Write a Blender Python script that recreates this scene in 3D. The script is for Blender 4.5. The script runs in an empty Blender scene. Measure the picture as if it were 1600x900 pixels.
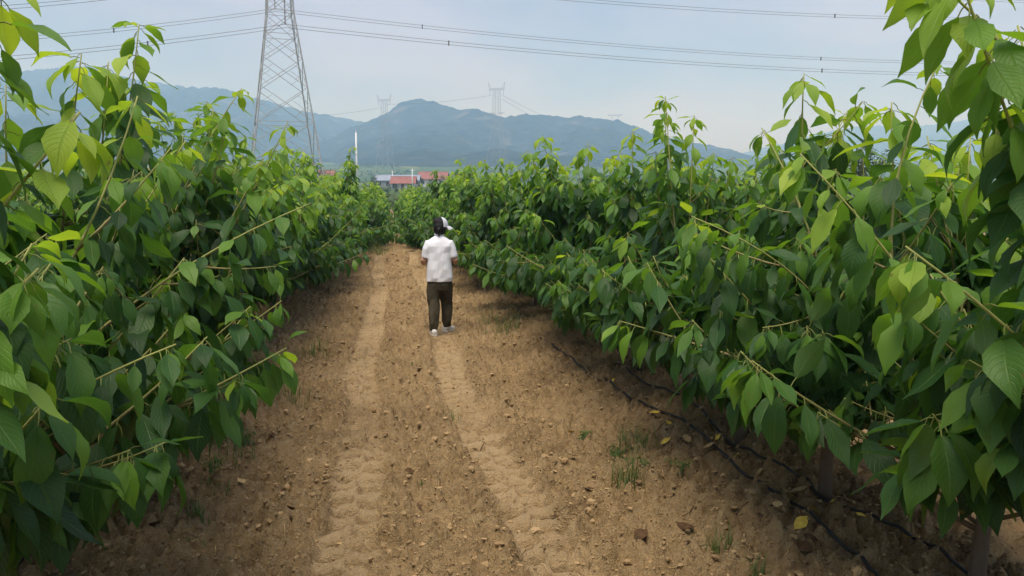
import bpy, bmesh, math, random
import numpy as np
from mathutils import Vector, Matrix

# ------------------------------------------------------------------ camera, sky, sun, exposure
scene = bpy.context.scene
COL = scene.collection
F = 1208.0                       # focal length in pixels of the 1600 wide photograph
CAM_H = 1.85
YAW = math.radians(9.01)         # the camera looks a little to the right of the rows
PITCH = math.radians(7.08)
cam_data = bpy.data.cameras.new("camera")
cam_data.sensor_width = 36.0
cam_data.lens = 36.0 * F / 1600.0
cam_data.clip_start = 0.05
cam_data.clip_end = 40000
cam = bpy.data.objects.new("camera", cam_data)
COL.objects.link(cam)
cam.location = (0, 0, CAM_H)
cam.rotation_euler = (math.pi / 2 - PITCH, 0, -YAW)
scene.camera = cam

SUN_EL, SUN_AZ = math.radians(72), math.radians(-150)     # azimuth from +y towards +x
world = bpy.data.worlds.new("World")
scene.world = world
world.use_nodes = True
wn, wl = world.node_tree.nodes, world.node_tree.links
bg = wn["Background"]
sky = wn.new("ShaderNodeTexSky")
sky.sky_type = 'NISHITA'
sky.sun_disc = False
sky.sun_elevation = SUN_EL
sky.sun_rotation = SUN_AZ
sky.air_density = 1.4
sky.dust_density = 1.0
skyk = wn.new("ShaderNodeVectorMath"); skyk.operation = 'SCALE'
skyk.inputs['Scale'].default_value = 1.0
tcw = wn.new("ShaderNodeTexCoord")
mpw = wn.new("ShaderNodeMapping"); mpw.inputs['Scale'].default_value = (1.0, 1.0, 2.6)
nzw = wn.new("ShaderNodeTexNoise")
nzw.inputs['Scale'].default_value = 3.2; nzw.inputs['Detail'].default_value = 5; nzw.inputs['Roughness'].default_value = 0.5
rpw = wn.new("ShaderNodeValToRGB")
rpw.color_ramp.elements[0].position = 0.40; rpw.color_ramp.elements[0].color = (3.1, 3.1, 5.9, 1)
rpw.color_ramp.elements[1].position = 0.60; rpw.color_ramp.elements[1].color = (7.2, 6.7, 10.4, 1)
mxw = wn.new("ShaderNodeMix"); mxw.data_type = 'RGBA'
mxw.inputs['Factor'].default_value = 0.85          # thin overcast over the clear sky
wl.new(tcw.outputs['Generated'], mpw.inputs['Vector'])
wl.new(mpw.outputs['Vector'], nzw.inputs['Vector'])
wl.new(nzw.outputs['Fac'], rpw.inputs['Fac'])
wl.new(sky.outputs['Color'], skyk.inputs[0])
wl.new(skyk.outputs['Vector'], mxw.inputs['A'])
wl.new(rpw.outputs['Color'], mxw.inputs['B'])
wl.new(mxw.outputs['Result'], bg.inputs['Color'])
bg.inputs['Strength'].default_value = 0.050

sun_data = bpy.data.lights.new("sun", 'SUN')
sun_data.energy = 3.3
sun_data.angle = math.radians(45)
sun_data.color = (1.0, 0.98, 0.95)
sun = bpy.data.objects.new("sun", sun_data)
COL.objects.link(sun)
sdir = Vector((math.sin(SUN_AZ) * math.cos(SUN_EL), math.cos(SUN_AZ) * math.cos(SUN_EL), math.sin(SUN_EL)))
sun.rotation_euler = sdir.to_track_quat('Z', 'Y').to_euler()
sun.location = (0, 0, 60)

scene.view_settings.view_transform = 'Standard'
scene.view_settings.look = 'None'
scene.view_settings.exposure = 0.60
scene.view_settings.gamma = 1.0
scene.view_settings.use_curve_mapping = False
cy = scene.cycles
cy.max_bounces = 8; cy.diffuse_bounces = 3; cy.glossy_bounces = 2; cy.transmission_bounces = 5
cy.volume_bounces = 4; cy.transparent_max_bounces = 6
cy.use_denoising = True

# ------------------------------------------------------------------ helpers
rng = np.random.default_rng(7)
R = random.Random(11)
FWD = np.array([math.sin(YAW) * math.cos(PITCH), math.cos(YAW) * math.cos(PITCH), -math.sin(PITCH)])
RGT = np.array([math.cos(YAW), -math.sin(YAW), 0.0])
UPV = np.cross(RGT, FWD)
CAM = np.array([0, 0, CAM_H])


def ray(px, py):
    return FWD + RGT * (px - 800) / F + UPV * (450 - py) / F


def at(px, py, depth):
    """the point a photo pixel shows at a depth along the camera axis"""
    return CAM + ray(px, py) * depth


def project(p):
    q = np.asarray(p) - CAM
    d = q @ FWD
    dd = np.where(np.abs(d) < 1e-6, 1e-6, d)
    return 800 + (q @ RGT) / dd * F, 450 - (q @ UPV) / dd * F, d


def hash2(ix, iy, seed):
    h = (ix.astype(np.int64) * 374761393 + iy.astype(np.int64) * 668265263 + seed * 982451653) & 0xFFFFFFFF
    h = ((h ^ (h >> 13)) * 1274126177) & 0xFFFFFFFF
    h = (h ^ (h >> 16)) & 0xFFFFFF
    return h / float(0xFFFFFF)


def vnoise(x, y, seed=0):
    x = np.asarray(x, float); y = np.asarray(y, float)
    ix = np.floor(x); iy = np.floor(y)
    fx = x - ix; fy = y - iy
    fx = fx * fx * fx * (fx * (fx * 6 - 15) + 10); fy = fy * fy * fy * (fy * (fy * 6 - 15) + 10)
    a = hash2(ix, iy, seed); b = hash2(ix + 1, iy, seed)
    c = hash2(ix, iy + 1, seed); d = hash2(ix + 1, iy + 1, seed)
    return (a * (1 - fx) + b * fx) * (1 - fy) + (c * (1 - fx) + d * fx) * fy - 0.5


def fbm(x, y, octv=4, seed=0, gain=0.5):
    s = 0; a = 1.0
    for o in range(octv):
        s = s + a * vnoise(x * 2 ** o + 17.3 * o, y * 2 ** o - 9.1 * o, seed + o)
        a *= gain
    return s


def sstep(a, b, x):
    t = np.clip((np.asarray(x, float) - a) / (b - a), 0, 1)
    return t * t * (3 - 2 * t)


def new_obj(name, mesh, parent=None, **props):
    o = bpy.data.objects.new(name, mesh)
    COL.objects.link(o)
    if parent is not None:
        o.parent = parent
    for k, v in props.items():
        if v is not None:
            o[k] = v
    return o


def empty(name, loc, rz=0.0, **props):
    o = new_obj(name, None, None, **props)
    o.empty_display_size = 0.2
    o.location = loc
    o.rotation_euler = (0, 0, rz)
    return o


def mesh_np(name, verts, faces, mats, smooth=True, midx=None, attrs=None, uvs=None):
    """verts (n,3); faces: list of lists or an (m,k) array"""
    me = bpy.data.meshes.new(name)
    v = np.asarray(verts, np.float32)
    if isinstance(faces, np.ndarray):
        m, k = faces.shape
        me.vertices.add(len(v)); me.vertices.foreach_set("co", v.ravel())
        me.loops.add(m * k); me.loops.foreach_set("vertex_index", faces.astype(np.int32).ravel())
        me.polygons.add(m)
        me.polygons.foreach_set("loop_start", np.arange(0, m * k, k, dtype=np.int32))
        me.polygons.foreach_set("loop_total", np.full(m, k, np.int32))
        me.update(calc_edges=True)
    else:
        me.from_pydata([tuple(map(float, p)) for p in v], [], [tuple(int(i) for i in f) for f in faces])
        me.update()
    for mt in mats:
        me.materials.append(mt)
    if midx is not None:
        me.polygons.foreach_set("material_index", np.asarray(midx, np.int32))
    me.polygons.foreach_set("use_smooth", np.full(len(me.polygons), bool(smooth)))
    if attrs:
        for an, val in attrs.items():
            a = me.attributes.new(an, 'FLOAT', 'POINT')
            a.data.foreach_set("value", np.asarray(val, np.float32))
    if uvs is not None:
        lay = me.uv_layers.new(name="UVMap")
        li = np.zeros(len(me.loops), np.int32)
        me.loops.foreach_get("vertex_index", li)
        lay.data.foreach_set("uv", np.asarray(uvs, np.float32)[li].ravel())
    return me


class MB:
    """collects simple shapes into one mesh"""
    def __init__(self):
        self.v = []; self.f = []; self.m = []; self.a = []

    def add(self, verts, faces, mi=0, a=0.0):
        o = len(self.v)
        self.v += [tuple(map(float, p)) for p in verts]
        self.f += [tuple(i + o for i in f) for f in faces]
        self.m += [mi] * len(faces)
        self.a += [a] * len(verts)

    def box(self, c, s, mi=0, rz=0.0):
        x, y, z = s[0] / 2, s[1] / 2, s[2] / 2
        cr, sr = math.cos(rz), math.sin(rz)
        vs = []
        for dz in (-z, z):
            for dx, dy in ((-x, -y), (x, -y), (x, y), (-x, y)):
                vs.append((c[0] + dx * cr - dy * sr, c[1] + dx * sr + dy * cr, c[2] + dz))
        self.add(vs, [(3, 2, 1, 0), (4, 5, 6, 7), (0, 1, 5, 4), (1, 2, 6, 5), (2, 3, 7, 6), (3, 0, 4, 7)], mi)

    def tube(self, pts, rad, sides=6, mi=0, cap=True, attr=None):
        pts = [np.asarray(p, float) for p in pts]
        n = len(pts)
        if not hasattr(rad, '__len__'):
            rad = [rad] * n
        o = len(self.v)
        t0 = pts[1] - pts[0]
        ref = np.array([0, 0, 1.0]) if abs(t0[2]) < 0.9 * np.linalg.norm(t0) else np.array([1.0, 0, 0])
        for i in range(n):
            t = pts[min(i + 1, n - 1)] - pts[max(i - 1, 0)]
            t = t / (np.linalg.norm(t) + 1e-9)
            s = np.cross(t, ref); s /= np.linalg.norm(s) + 1e-9
            ref = np.cross(s, t)
            for k in range(sides):
                an = 2 * math.pi * k / sides
                self.v.append(tuple(pts[i] + rad[i] * (s * math.cos(an) + ref * math.sin(an))))
                self.a.append(0.0 if attr is None else attr[i])
        for i in range(n - 1):
            for k in range(sides):
                a = o + i * sides + k; b = o + i * sides + (k + 1) % sides
                self.f.append((a, b, b + sides, a + sides)); self.m.append(mi)
        if cap:
            self.f.append(tuple(o + k for k in range(sides))[::-1]); self.m.append(mi)
            self.f.append(tuple(o + (n - 1) * sides + k for k in range(sides))); self.m.append(mi)

    def mesh(self, name, mats, smooth=False, attr=None):
        return mesh_np(name, self.v, self.f, mats, smooth, self.m, {attr: self.a} if attr else None)

    def build(self, name, mats, parent=None, smooth=False, attr=None, **props):
        if not isinstance(mats, (list, tuple)):
            mats = [mats]
        return new_obj(name, self.mesh(name, mats, smooth, attr), parent, **props)


# ------------------------------------------------------------------ materials
def mat(name):
    m = bpy.data.materials.new(name)
    m.use_nodes = True
    nt = m.node_tree
    return m, nt.nodes, nt.links, nt.nodes["Principled BSDF"]


def simple(name, col, rough=0.7, metal=0.0, var=0.12, scale=8.0, bump=0.0, spec=0.3, bscale=None):
    m, n, l, b = mat(name)
    tc = n.new("ShaderNodeTexCoord")
    nz = n.new("ShaderNodeTexNoise")
    nz.inputs['Scale'].default_value = scale; nz.inputs['Detail'].default_value = 5
    l.new(tc.outputs['Object'], nz.inputs['Vector'])
    rp = n.new("ShaderNodeValToRGB")
    c = np.array(col)
    rp.color_ramp.elements[0].position = 0.3; rp.color_ramp.elements[0].color = (*(c * (1 - var)), 1)
    rp.color_ramp.elements[1].position = 0.7; rp.color_ramp.elements[1].color = (*np.clip(c * (1 + var), 0, 1), 1)
    l.new(nz.outputs['Fac'], rp.inputs['Fac'])
    l.new(rp.outputs['Color'], b.inputs['Base Color'])
    b.inputs['Roughness'].default_value = rough
    b.inputs['Metallic'].default_value = metal
    b.inputs['Specular IOR Level'].default_value = spec
    if bump:
        nb = n.new("ShaderNodeTexNoise"); nb.inputs['Scale'].default_value = bscale or scale * 3
        nb.inputs['Detail'].default_value = 4
        l.new(tc.outputs['Object'], nb.inputs['Vector'])
        bp = n.new("ShaderNodeBump"); bp.inputs['Strength'].default_value = 1.0
        bp.inputs['Distance'].default_value = bump
        l.new(nb.outputs['Fac'], bp.inputs['Height'])
        l.new(bp.outputs['Normal'], b.inputs['Normal'])
    return m


def math_node(n, l, op, a, b=None, c=None):
    x = n.new("ShaderNodeMath"); x.operation = op
    for i, v in enumerate((a, b, c)):
        if v is None:
            continue
        if isinstance(v, (int, float)):
            x.inputs[i].default_value = v
        else:
            l.new(v, x.inputs[i])
    return x.outputs[0]


def leaf_material(name, stops, translucent=0.38, rough=0.42):
    m, n, l, b = mat(name)
    at_ = n.new("ShaderNodeAttribute"); at_.attribute_name = "tone"
    oi = n.new("ShaderNodeObjectInfo")
    geo = n.new("ShaderNodeNewGeometry")
    tc = n.new("ShaderNodeTexCoord")
    big = n.new("ShaderNodeTexNoise"); big.inputs['Scale'].default_value = 2.2; big.inputs['Detail'].default_value = 2
    l.new(geo.outputs['Position'], big.inputs['Vector'])
    jit = math_node(n, l, 'MULTIPLY_ADD', oi.outputs['Random'], 0.14, -0.07)
    jit2 = math_node(n, l, 'MULTIPLY_ADD', big.outputs['Fac'], 0.30, -0.15)
    tone = math_node(n, l, 'ADD', at_.outputs['Fac'], math_node(n, l, 'ADD', jit, jit2))
    rp = n.new("ShaderNodeValToRGB")
    els = rp.color_ramp.elements
    els[0].position, els[0].color = stops[0][0], (*stops[0][1], 1)
    els[1].position, els[1].color = stops[-1][0], (*stops[-1][1], 1)
    for p, c in stops[1:-1]:
        e = els.new(p); e.color = (*c, 1)
    l.new(tone, rp.inputs['Fac'])
    # veins from the blade's own UV: u across, v along
    sp = n.new("ShaderNodeSeparateXYZ"); l.new(tc.outputs['UV'], sp.inputs[0])
    du = math_node(n, l, 'ABSOLUTE', math_node(n, l, 'SUBTRACT', sp.outputs['X'], 0.5))
    rib = math_node(n, l, 'SUBTRACT', 1.0, math_node(n, l, 'DIVIDE', du, 0.035)); 
    ribc = n.new("ShaderNodeClamp"); l.new(rib, ribc.inputs['Value'])
    ph = math_node(n, l, 'FRACT', math_node(n, l, 'SUBTRACT', math_node(n, l, 'MULTIPLY', sp.outputs['Y'], 10.0), math_node(n, l, 'MULTIPLY', du, 6.0)))
    sv = math_node(n, l, 'SUBTRACT', 1.0, math_node(n, l, 'DIVIDE', math_node(n, l, 'ABSOLUTE', math_node(n, l, 'SUBTRACT', ph, 0.5)), 0.16))
    svc = n.new("ShaderNodeClamp"); l.new(sv, svc.inputs['Value'])
    vein = math_node(n, l, 'MAXIMUM', ribc.outputs[0], math_node(n, l, 'MULTIPLY', svc.outputs[0], 0.5))
    mv = n.new("ShaderNodeMix"); mv.data_type = 'RGBA'; mv.blend_type = 'MIX'
    l.new(math_node(n, l, 'MULTIPLY', vein, 0.34), mv.inputs['Factor'])
    l.new(rp.outputs['Color'], mv.inputs['A'])
    mv.inputs['B'].default_value = (0.20, 0.32, 0.09, 1)
    spn = n.new("ShaderNodeTexNoise"); spn.inputs['Scale'].default_value = 38; spn.inputs['Detail'].default_value = 3
    l.new(geo.outputs['Position'], spn.inputs['Vector'])
    spr = n.new("ShaderNodeValToRGB"); spr.color_ramp.elements[0].position = 0.70; spr.color_ramp.elements[1].position = 0.76
    l.new(spn.outputs['Fac'], spr.inputs['Fac'])
    ms = n.new("ShaderNodeMix"); ms.data_type = 'RGBA'
    l.new(math_node(n, l, 'MULTIPLY', spr.outputs['Color'], 0.7), ms.inputs['Factor'])
    l.new(mv.outputs['Result'], ms.inputs['A']); ms.inputs['B'].default_value = (0.16, 0.13, 0.04, 1)
    mv = ms
    # the underside is paler
    bk = n.new("ShaderNodeMix"); bk.data_type = 'RGBA'
    l.new(math_node(n, l, 'MULTIPLY', geo.outputs['Backfacing'], 0.38), bk.inputs['Factor'])
    l.new(mv.outputs['Result'], bk.inputs['A'])
    bk.inputs['B'].default_value = (0.15, 0.23, 0.09, 1)
    l.new(bk.outputs['Result'], b.inputs['Base Color'])
    b.inputs['Roughness'].default_value = rough
    b.inputs['Specular IOR Level'].default_value = 0.34
    wob = n.new("ShaderNodeTexNoise"); wob.inputs['Scale'].default_value = 70; wob.inputs['Detail'].default_value = 2
    l.new(tc.outputs['Object'], wob.inputs['Vector'])
    hgt = math_node(n, l, 'MULTIPLY_ADD', vein, -1.0, math_node(n, l, 'MULTIPLY', wob.outputs['Fac'], 0.6))
    bp = n.new("ShaderNodeBump"); bp.inputs['Strength'].default_value = 0.7; bp.inputs['Distance'].default_value = 0.0022
    l.new(hgt, bp.inputs['Height'])
    l.new(bp.outputs['Normal'], b.inputs['Normal'])
    tr = n.new("ShaderNodeBsdfTranslucent")
    tcol = n.new("ShaderNodeMix"); tcol.data_type = 'RGBA'; tcol.blend_type = 'MULTIPLY'
    tcol.inputs['Factor'].default_value = 1.0
    l.new(mv.outputs['Result'], tcol.inputs['A']); tcol.inputs['B'].default_value = (2.3, 2.1, 0.75, 1)
    l.new(tcol.outputs['Result'], tr.inputs['Color'])
    mx = n.new("ShaderNodeMixShader"); mx.inputs['Fac'].default_value = translucent
    l.new(b.outputs[0], mx.inputs[1]); l.new(tr.outputs[0], mx.inputs[2])
    l.new(mx.outputs[0], n["Material Output"].inputs['Surface'])
    return m


def bark_material(name, stops, scale=30):
    """colour follows the wood's age stored in the mesh (0 old, 1 young tip)"""
    m, n, l, b = mat(name)
    a = n.new("ShaderNodeAttribute"); a.attribute_name = "age"
    tc = n.new("ShaderNodeTexCoord")
    nz = n.new("ShaderNodeTexNoise"); nz.inputs['Scale'].default_value = scale; nz.inputs['Detail'].default_value = 5
    l.new(tc.outputs['Object'], nz.inputs['Vector'])
    f = math_node(n, l, 'ADD', a.outputs['Fac'], math_node(n, l, 'MULTIPLY_ADD', nz.outputs['Fac'], 0.5, -0.25))
    rp = n.new("ShaderNodeValToRGB"); els = rp.color_ramp.elements
    els[0].position, els[0].color = stops[0][0], (*stops[0][1], 1)
    els[1].position, els[1].color = stops[-1][0], (*stops[-1][1], 1)
    for p, c in stops[1:-1]:
        e = els.new(p); e.color = (*c, 1)
    l.new(f, rp.inputs['Fac']); l.new(rp.outputs['Color'], b.inputs['Base Color'])
    b.inputs['Roughness'].default_value = 0.75; b.inputs['Specular IOR Level'].default_value = 0.25
    bp = n.new("ShaderNodeBump"); bp.inputs['Distance'].default_value = 0.003
    l.new(nz.outputs['Fac'], bp.inputs['Height']); l.new(bp.outputs['Normal'], b.inputs['Normal'])
    return m


M = {}
M['leaf'] = leaf_material("cherry_leaf", [(0.0, (0.016, 0.052, 0.018)), (0.35, (0.039, 0.118, 0.025)),
                                          (0.65, (0.125, 0.265, 0.030)), (1.0, (0.33, 0.47, 0.05))])
M['petiole'] = simple("petiole", (0.22, 0.26, 0.07), 0.6)
M['branch'] = bark_material("branch_bark", [(0.0, (0.12, 0.092, 0.06)), (0.4, (0.25, 0.20, 0.105)), (1.0, (0.30, 0.33, 0.10))], 40)
M['trunk'] = bark_material("trunk_bark", [(0.0, (0.10, 0.075, 0.052)), (0.5, (0.17, 0.13, 0.095)), (1.0, (0.24, 0.19, 0.12))], 45)
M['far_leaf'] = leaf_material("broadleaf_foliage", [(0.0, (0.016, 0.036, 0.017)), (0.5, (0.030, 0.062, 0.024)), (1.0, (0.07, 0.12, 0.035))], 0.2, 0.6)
M['weed'] = leaf_material("weed_leaf", [(0.0, (0.05, 0.10, 0.03)), (0.5, (0.10, 0.16, 0.05)), (1.0, (0.22, 0.24, 0.10))], 0.3, 0.6)
M['steel'] = simple("galvanised_steel", (0.36, 0.38, 0.40), 0.5, 0.0, 0.15, 2.0)
M['cable'] = simple("aluminium_cable", (0.13, 0.14, 0.15), 0.5, 0.3, 0.1, 2.0)
M['glassy'] = simple("insulator_porcelain", (0.25, 0.25, 0.26), 0.25, 0.0, 0.1, 2.0)
M['hose'] = simple("black_hose", (0.018, 0.018, 0.019), 0.5, 0.0, 0.3, 12, 0.0006, 0.4)
M['skin'] = simple("skin", (0.50, 0.29, 0.20), 0.5, 0.0, 0.06, 20)
M['hair'] = simple("black_hair", (0.010, 0.009, 0.009), 0.45, 0.0, 0.3, 90, 0.003)
M['shirt'] = simple("white_cotton", (0.82, 0.85, 0.91), 0.85, 0.0, 0.02, 6, 0.004, 0.15, 6)
M['trouser'] = simple("dark_olive_cotton", (0.062, 0.054, 0.034), 0.85, 0.0, 0.25, 9, 0.022, 0.2, 11)
M['belt'] = simple("navy_undershirt", (0.012, 0.014, 0.03), 0.8)
M['shoe'] = simple("white_shoe", (0.78, 0.78, 0.77), 0.55, 0.0, 0.05, 20)
M['sole'] = simple("shoe_sole", (0.62, 0.60, 0.57), 0.7, 0.0, 0.1, 20)
M['cap'] = simple("pale_grey_cap", (0.62, 0.65, 0.70), 0.8, 0.0, 0.05, 20, 0.002)
M['cap_back'] = simple("black_cap_mesh", (0.014, 0.014, 0.016), 0.8, 0.0, 0.2, 60, 0.001)
M['yellow'] = simple("yellow_dead_leaf", (0.62, 0.45, 0.07), 0.6, 0.0, 0.25, 40)
M['tan'] = simple("tan_dead_leaf", (0.42, 0.30, 0.14), 0.75, 0.0, 0.25, 40)
M['brown'] = simple("brown_dead_leaf", (0.085, 0.052, 0.028), 0.95, 0.0, 0.35, 40, 0, 0.05)
M['roof_red'] = simple("red_clay_tile", (0.27, 0.12, 0.10), 0.75, 0.0, 0.2, 1.2)
M['roof_grey'] = simple("grey_blue_sheet", (0.26, 0.31, 0.37), 0.5, 0.0, 0.12, 0.6)
M['wall_white'] = simple("white_render", (0.62, 0.60, 0.56), 0.8, 0.0, 0.08, 0.8)
M['wall_grey'] = simple("grey_block", (0.33, 0.33, 0.33), 0.85, 0.0, 0.12, 0.8)
M['glass'] = simple("dark_window_glass", (0.03, 0.04, 0.05), 0.12, 0.0, 0.1, 2, 0, 0.5)
M['frame'] = simple("window_frame", (0.5, 0.5, 0.5), 0.5)
M['door'] = simple("painted_door", (0.16, 0.10, 0.07), 0.6)
M['pole'] = simple("white_painted_pole", (0.75, 0.76, 0.77), 0.5, 0.0, 0.04, 1)


def soil_material():
    m, n, l, b = mat("sandy_soil")
    geo = n.new("ShaderNodeNewGeometry")
    at_ = n.new("ShaderNodeAttribute"); at_.attribute_name = "packed_groove_shade"
    fl = n.new("ShaderNodeAttribute"); fl.attribute_name = "field"

    def noise(scale, det=6, rough=0.6):
        z = n.new("ShaderNodeTexNoise"); z.inputs['Scale'].default_value = scale
        z.inputs['Detail'].default_value = det; z.inputs['Roughness'].default_value = rough
        l.new(geo.outputs['Position'], z.inputs['Vector'])
        return z.outputs['Fac']
    n1, n2, n3 = noise(0.9), noise(9, 5), noise(55, 6, 0.7)
    mixv = math_node(n, l, 'ADD', math_node(n, l, 'MULTIPLY', n1, 0.35), math_node(n, l, 'ADD', math_node(n, l, 'MULTIPLY', n2, 0.4), math_node(n, l, 'MULTIPLY', n3, 0.35)))
    rp = n.new("ShaderNodeValToRGB"); e = rp.color_ramp.elements
    e[0].position, e[0].color = 0.38, (0.16, 0.108, 0.054, 1)
    e[1].position, e[1].color = 0.72, (0.54, 0.40, 0.215, 1)
    q = e.new(0.54); q.color = (0.385, 0.272, 0.138, 1)
    l.new(mixv, rp.inputs['Fac'])
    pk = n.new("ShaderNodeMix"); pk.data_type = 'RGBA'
    l.new(math_node(n, l, 'MULTIPLY', at_.outputs['Fac'], 0.66), pk.inputs['Factor'])  # pressed soil paler, with shade of the tread grooves put into the colour
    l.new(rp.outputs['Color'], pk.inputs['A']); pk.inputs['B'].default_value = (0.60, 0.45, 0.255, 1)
    # far ground: patchwork of fields
    vo = n.new("ShaderNodeTexVoronoi"); vo.inputs['Scale'].default_value = 0.022
    mp = n.new("ShaderNodeMapping"); mp.inputs['Scale'].default_value = (1, 0.45, 0)
    l.new(geo.outputs['Position'], mp.inputs['Vector']); l.new(mp.outputs[0], vo.inputs['Vector'])
    sx = n.new("ShaderNodeSeparateColor"); l.new(vo.outputs['Color'], sx.inputs[0])
    fr = n.new("ShaderNodeValToRGB"); fe = fr.color_ramp.elements
    fe[0].position, fe[0].color = 0.0, (0.045, 0.085, 0.03, 1)
    fe[1].position, fe[1].color = 1.0, (0.26, 0.22, 0.12, 1)
    q = fe.new(0.45); q.color = (0.075, 0.125, 0.04, 1)
    q = fe.new(0.75); q.color = (0.13, 0.16, 0.06, 1)
    fn = noise(0.06, 6)
    l.new(math_node(n, l, 'MULTIPLY_ADD', fn, 0.8, math_node(n, l, 'MULTIPLY_ADD', sx.outputs[0], 0.55, -0.2)), fr.inputs['Fac'])
    fm = n.new("ShaderNodeMix"); fm.data_type = 'RGBA'
    l.new(fl.outputs['Fac'], fm.inputs['Factor']); l.new(pk.outputs['Result'], fm.inputs['A']); l.new(fr.outputs['Color'], fm.inputs['B'])
    l.new(fm.outputs['Result'], b.inputs['Base Color'])
    b.inputs['Roughness'].default_value = 0.95; b.inputs['Specular IOR Level'].default_value = 0.12
    hb = math_node(n, l, 'ADD', math_node(n, l, 'MULTIPLY', noise(26, 5, 0.65), 1.0), math_node(n, l, 'MULTIPLY', noise(95, 4, 0.7), 0.45))
    bp = n.new("ShaderNodeBump"); bp.inputs['Strength'].default_value = 1.0; bp.inputs['Distance'].default_value = 0.055
    l.new(hb, bp.inputs['Height']); l.new(bp.outputs['Normal'], b.inputs['Normal'])
    return m


M['soil'] = soil_material()


def clod_material():
    m, n, l, b = mat("soil_clod")
    a = n.new("ShaderNodeAttribute"); a.attribute_name = "tone"
    geo = n.new("ShaderNodeNewGeometry")
    z = n.new("ShaderNodeTexNoise"); z.inputs['Scale'].default_value = 70; z.inputs['Detail'].default_value = 4
    l.new(geo.outputs['Position'], z.inputs['Vector'])
    rp = n.new("ShaderNodeValToRGB"); e = rp.color_ramp.elements
    e[0].position, e[0].color = 0.2, (0.19, 0.13, 0.066, 1)
    e[1].position, e[1].color = 0.95, (0.46, 0.33, 0.175, 1)
    l.new(math_node(n, l, 'ADD', math_node(n, l, 'MULTIPLY', a.outputs['Fac'], 0.6), math_node(n, l, 'MULTIPLY', z.outputs['Fac'], 0.5)), rp.inputs['Fac'])
    l.new(rp.outputs['Color'], b.inputs['Base Color'])
    b.inputs['Roughness'].default_value = 0.95; b.inputs['Specular IOR Level'].default_value = 0.1
    bp = n.new("ShaderNodeBump"); bp.inputs['Distance'].default_value = 0.006
    l.new(z.outputs['Fac'], bp.inputs['Height']); l.new(bp.outputs['Normal'], b.inputs['Normal'])
    return m


M['clod'] = clod_material()

# ------------------------------------------------------------------ ground
XL, XR = -1.70, 2.38                 # the two tree rows beside the path
TRACKS = (-0.24, 0.665)


def ground_low(x, y):
    """large shape of the ground"""
    x = np.asarray(x, float); y = np.asarray(y, float)
    z = 0.13 * np.exp(-((x - XL) / 0.6) ** 2) + 0.14 * np.exp(-((x - XR) / 0.65) ** 2)
    z = z - 0.035 * np.exp(-((x - 1.30) / 0.3) ** 2) - 0.03 * np.exp(-((x + 0.95) / 0.3) ** 2)
    fade = 1 - sstep(45, 70, y)
    z = z * fade
    z = z - 0.55 * sstep(23.5, 31, y) + 0.25 * sstep(33, 60, y)
    z = z + np.where(y > 90, 0.0175 * np.maximum(y - 90, 0) , 0)
    z = z + 0.030 * np.maximum(y - 520, 0) * sstep(520, 1100, y)
    r = np.hypot(x, y)
    z = z + sstep(60, 400, r) * fbm(x / 160, y / 160, 3, 5) * np.clip(r / 260, 0, 6)
    return z


def track_wander(y, k):
    return TRACKS[k] + 0.05 * np.sin(y * 0.55 + k * 0.6) + 0.03 * np.sin(y * 1.35 + 1.7 * k) + (0.10 * sstep(6, 3, y) if k else -0.04 * sstep(6, 3, y))


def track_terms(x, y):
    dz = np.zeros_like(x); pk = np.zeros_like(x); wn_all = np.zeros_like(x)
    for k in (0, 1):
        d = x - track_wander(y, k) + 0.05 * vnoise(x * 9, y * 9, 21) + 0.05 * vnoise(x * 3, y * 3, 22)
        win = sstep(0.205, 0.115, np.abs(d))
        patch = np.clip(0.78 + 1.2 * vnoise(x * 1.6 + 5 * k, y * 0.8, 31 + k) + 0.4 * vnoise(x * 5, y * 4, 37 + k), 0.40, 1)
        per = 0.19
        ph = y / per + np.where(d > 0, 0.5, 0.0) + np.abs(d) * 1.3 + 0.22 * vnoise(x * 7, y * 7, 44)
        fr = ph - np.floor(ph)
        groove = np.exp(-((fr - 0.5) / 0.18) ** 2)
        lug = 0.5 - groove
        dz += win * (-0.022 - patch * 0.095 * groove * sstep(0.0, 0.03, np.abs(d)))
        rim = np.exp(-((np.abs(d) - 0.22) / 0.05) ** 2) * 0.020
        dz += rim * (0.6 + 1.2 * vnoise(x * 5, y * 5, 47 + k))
        pk = np.maximum(pk, win * patch * (1 - groove))  # pressed bars paler; grooves kept darker to paint in tread shade
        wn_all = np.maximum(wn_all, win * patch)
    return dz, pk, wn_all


_pr = ray(688, 521)
PERSON_XY = (CAM + _pr * (CAM_H / -_pr[2]))[:2]          # where the person treads the soil flat


def ground_fine(x, y):
    near = 1 - sstep(18, 50, np.hypot(x, y))
    dz, pk, wn_all = track_terms(x, y)
    rough = 1.0 - 0.78 * wn_all
    bumps = 0.055 * fbm(x * 1.6, y * 1.6, 3, 3) + rough * (0.085 * fbm(x * 6.5, y * 6.5, 3, 9) + 0.078 * np.abs(fbm(x * 15, y * 15, 3, 13)) * 2)
    trod = 0.12 + 0.88 * sstep(0.22, 0.50, np.hypot(x - PERSON_XY[0], y - PERSON_XY[1]))
    return (dz + bumps) * near * trod, pk * near


def ground_z(x, y):
    xa = np.atleast_1d(np.asarray(x, float)); ya = np.atleast_1d(np.asarray(y, float))
    z = ground_low(xa, ya) + ground_fine(xa, ya)[0]
    return float(z[0]) if np.ndim(x) == 0 else z


def on_ground(px, py, lift=0.0):
    d = ray(px, py)
    t = CAM_H / max(1e-4, -d[2])
    for _ in range(12):
        p = CAM + d * t
        g = ground_z(p[0], p[1]) + lift
        t = (g - CAM_H) / d[2]
    return CAM + d * t


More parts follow.
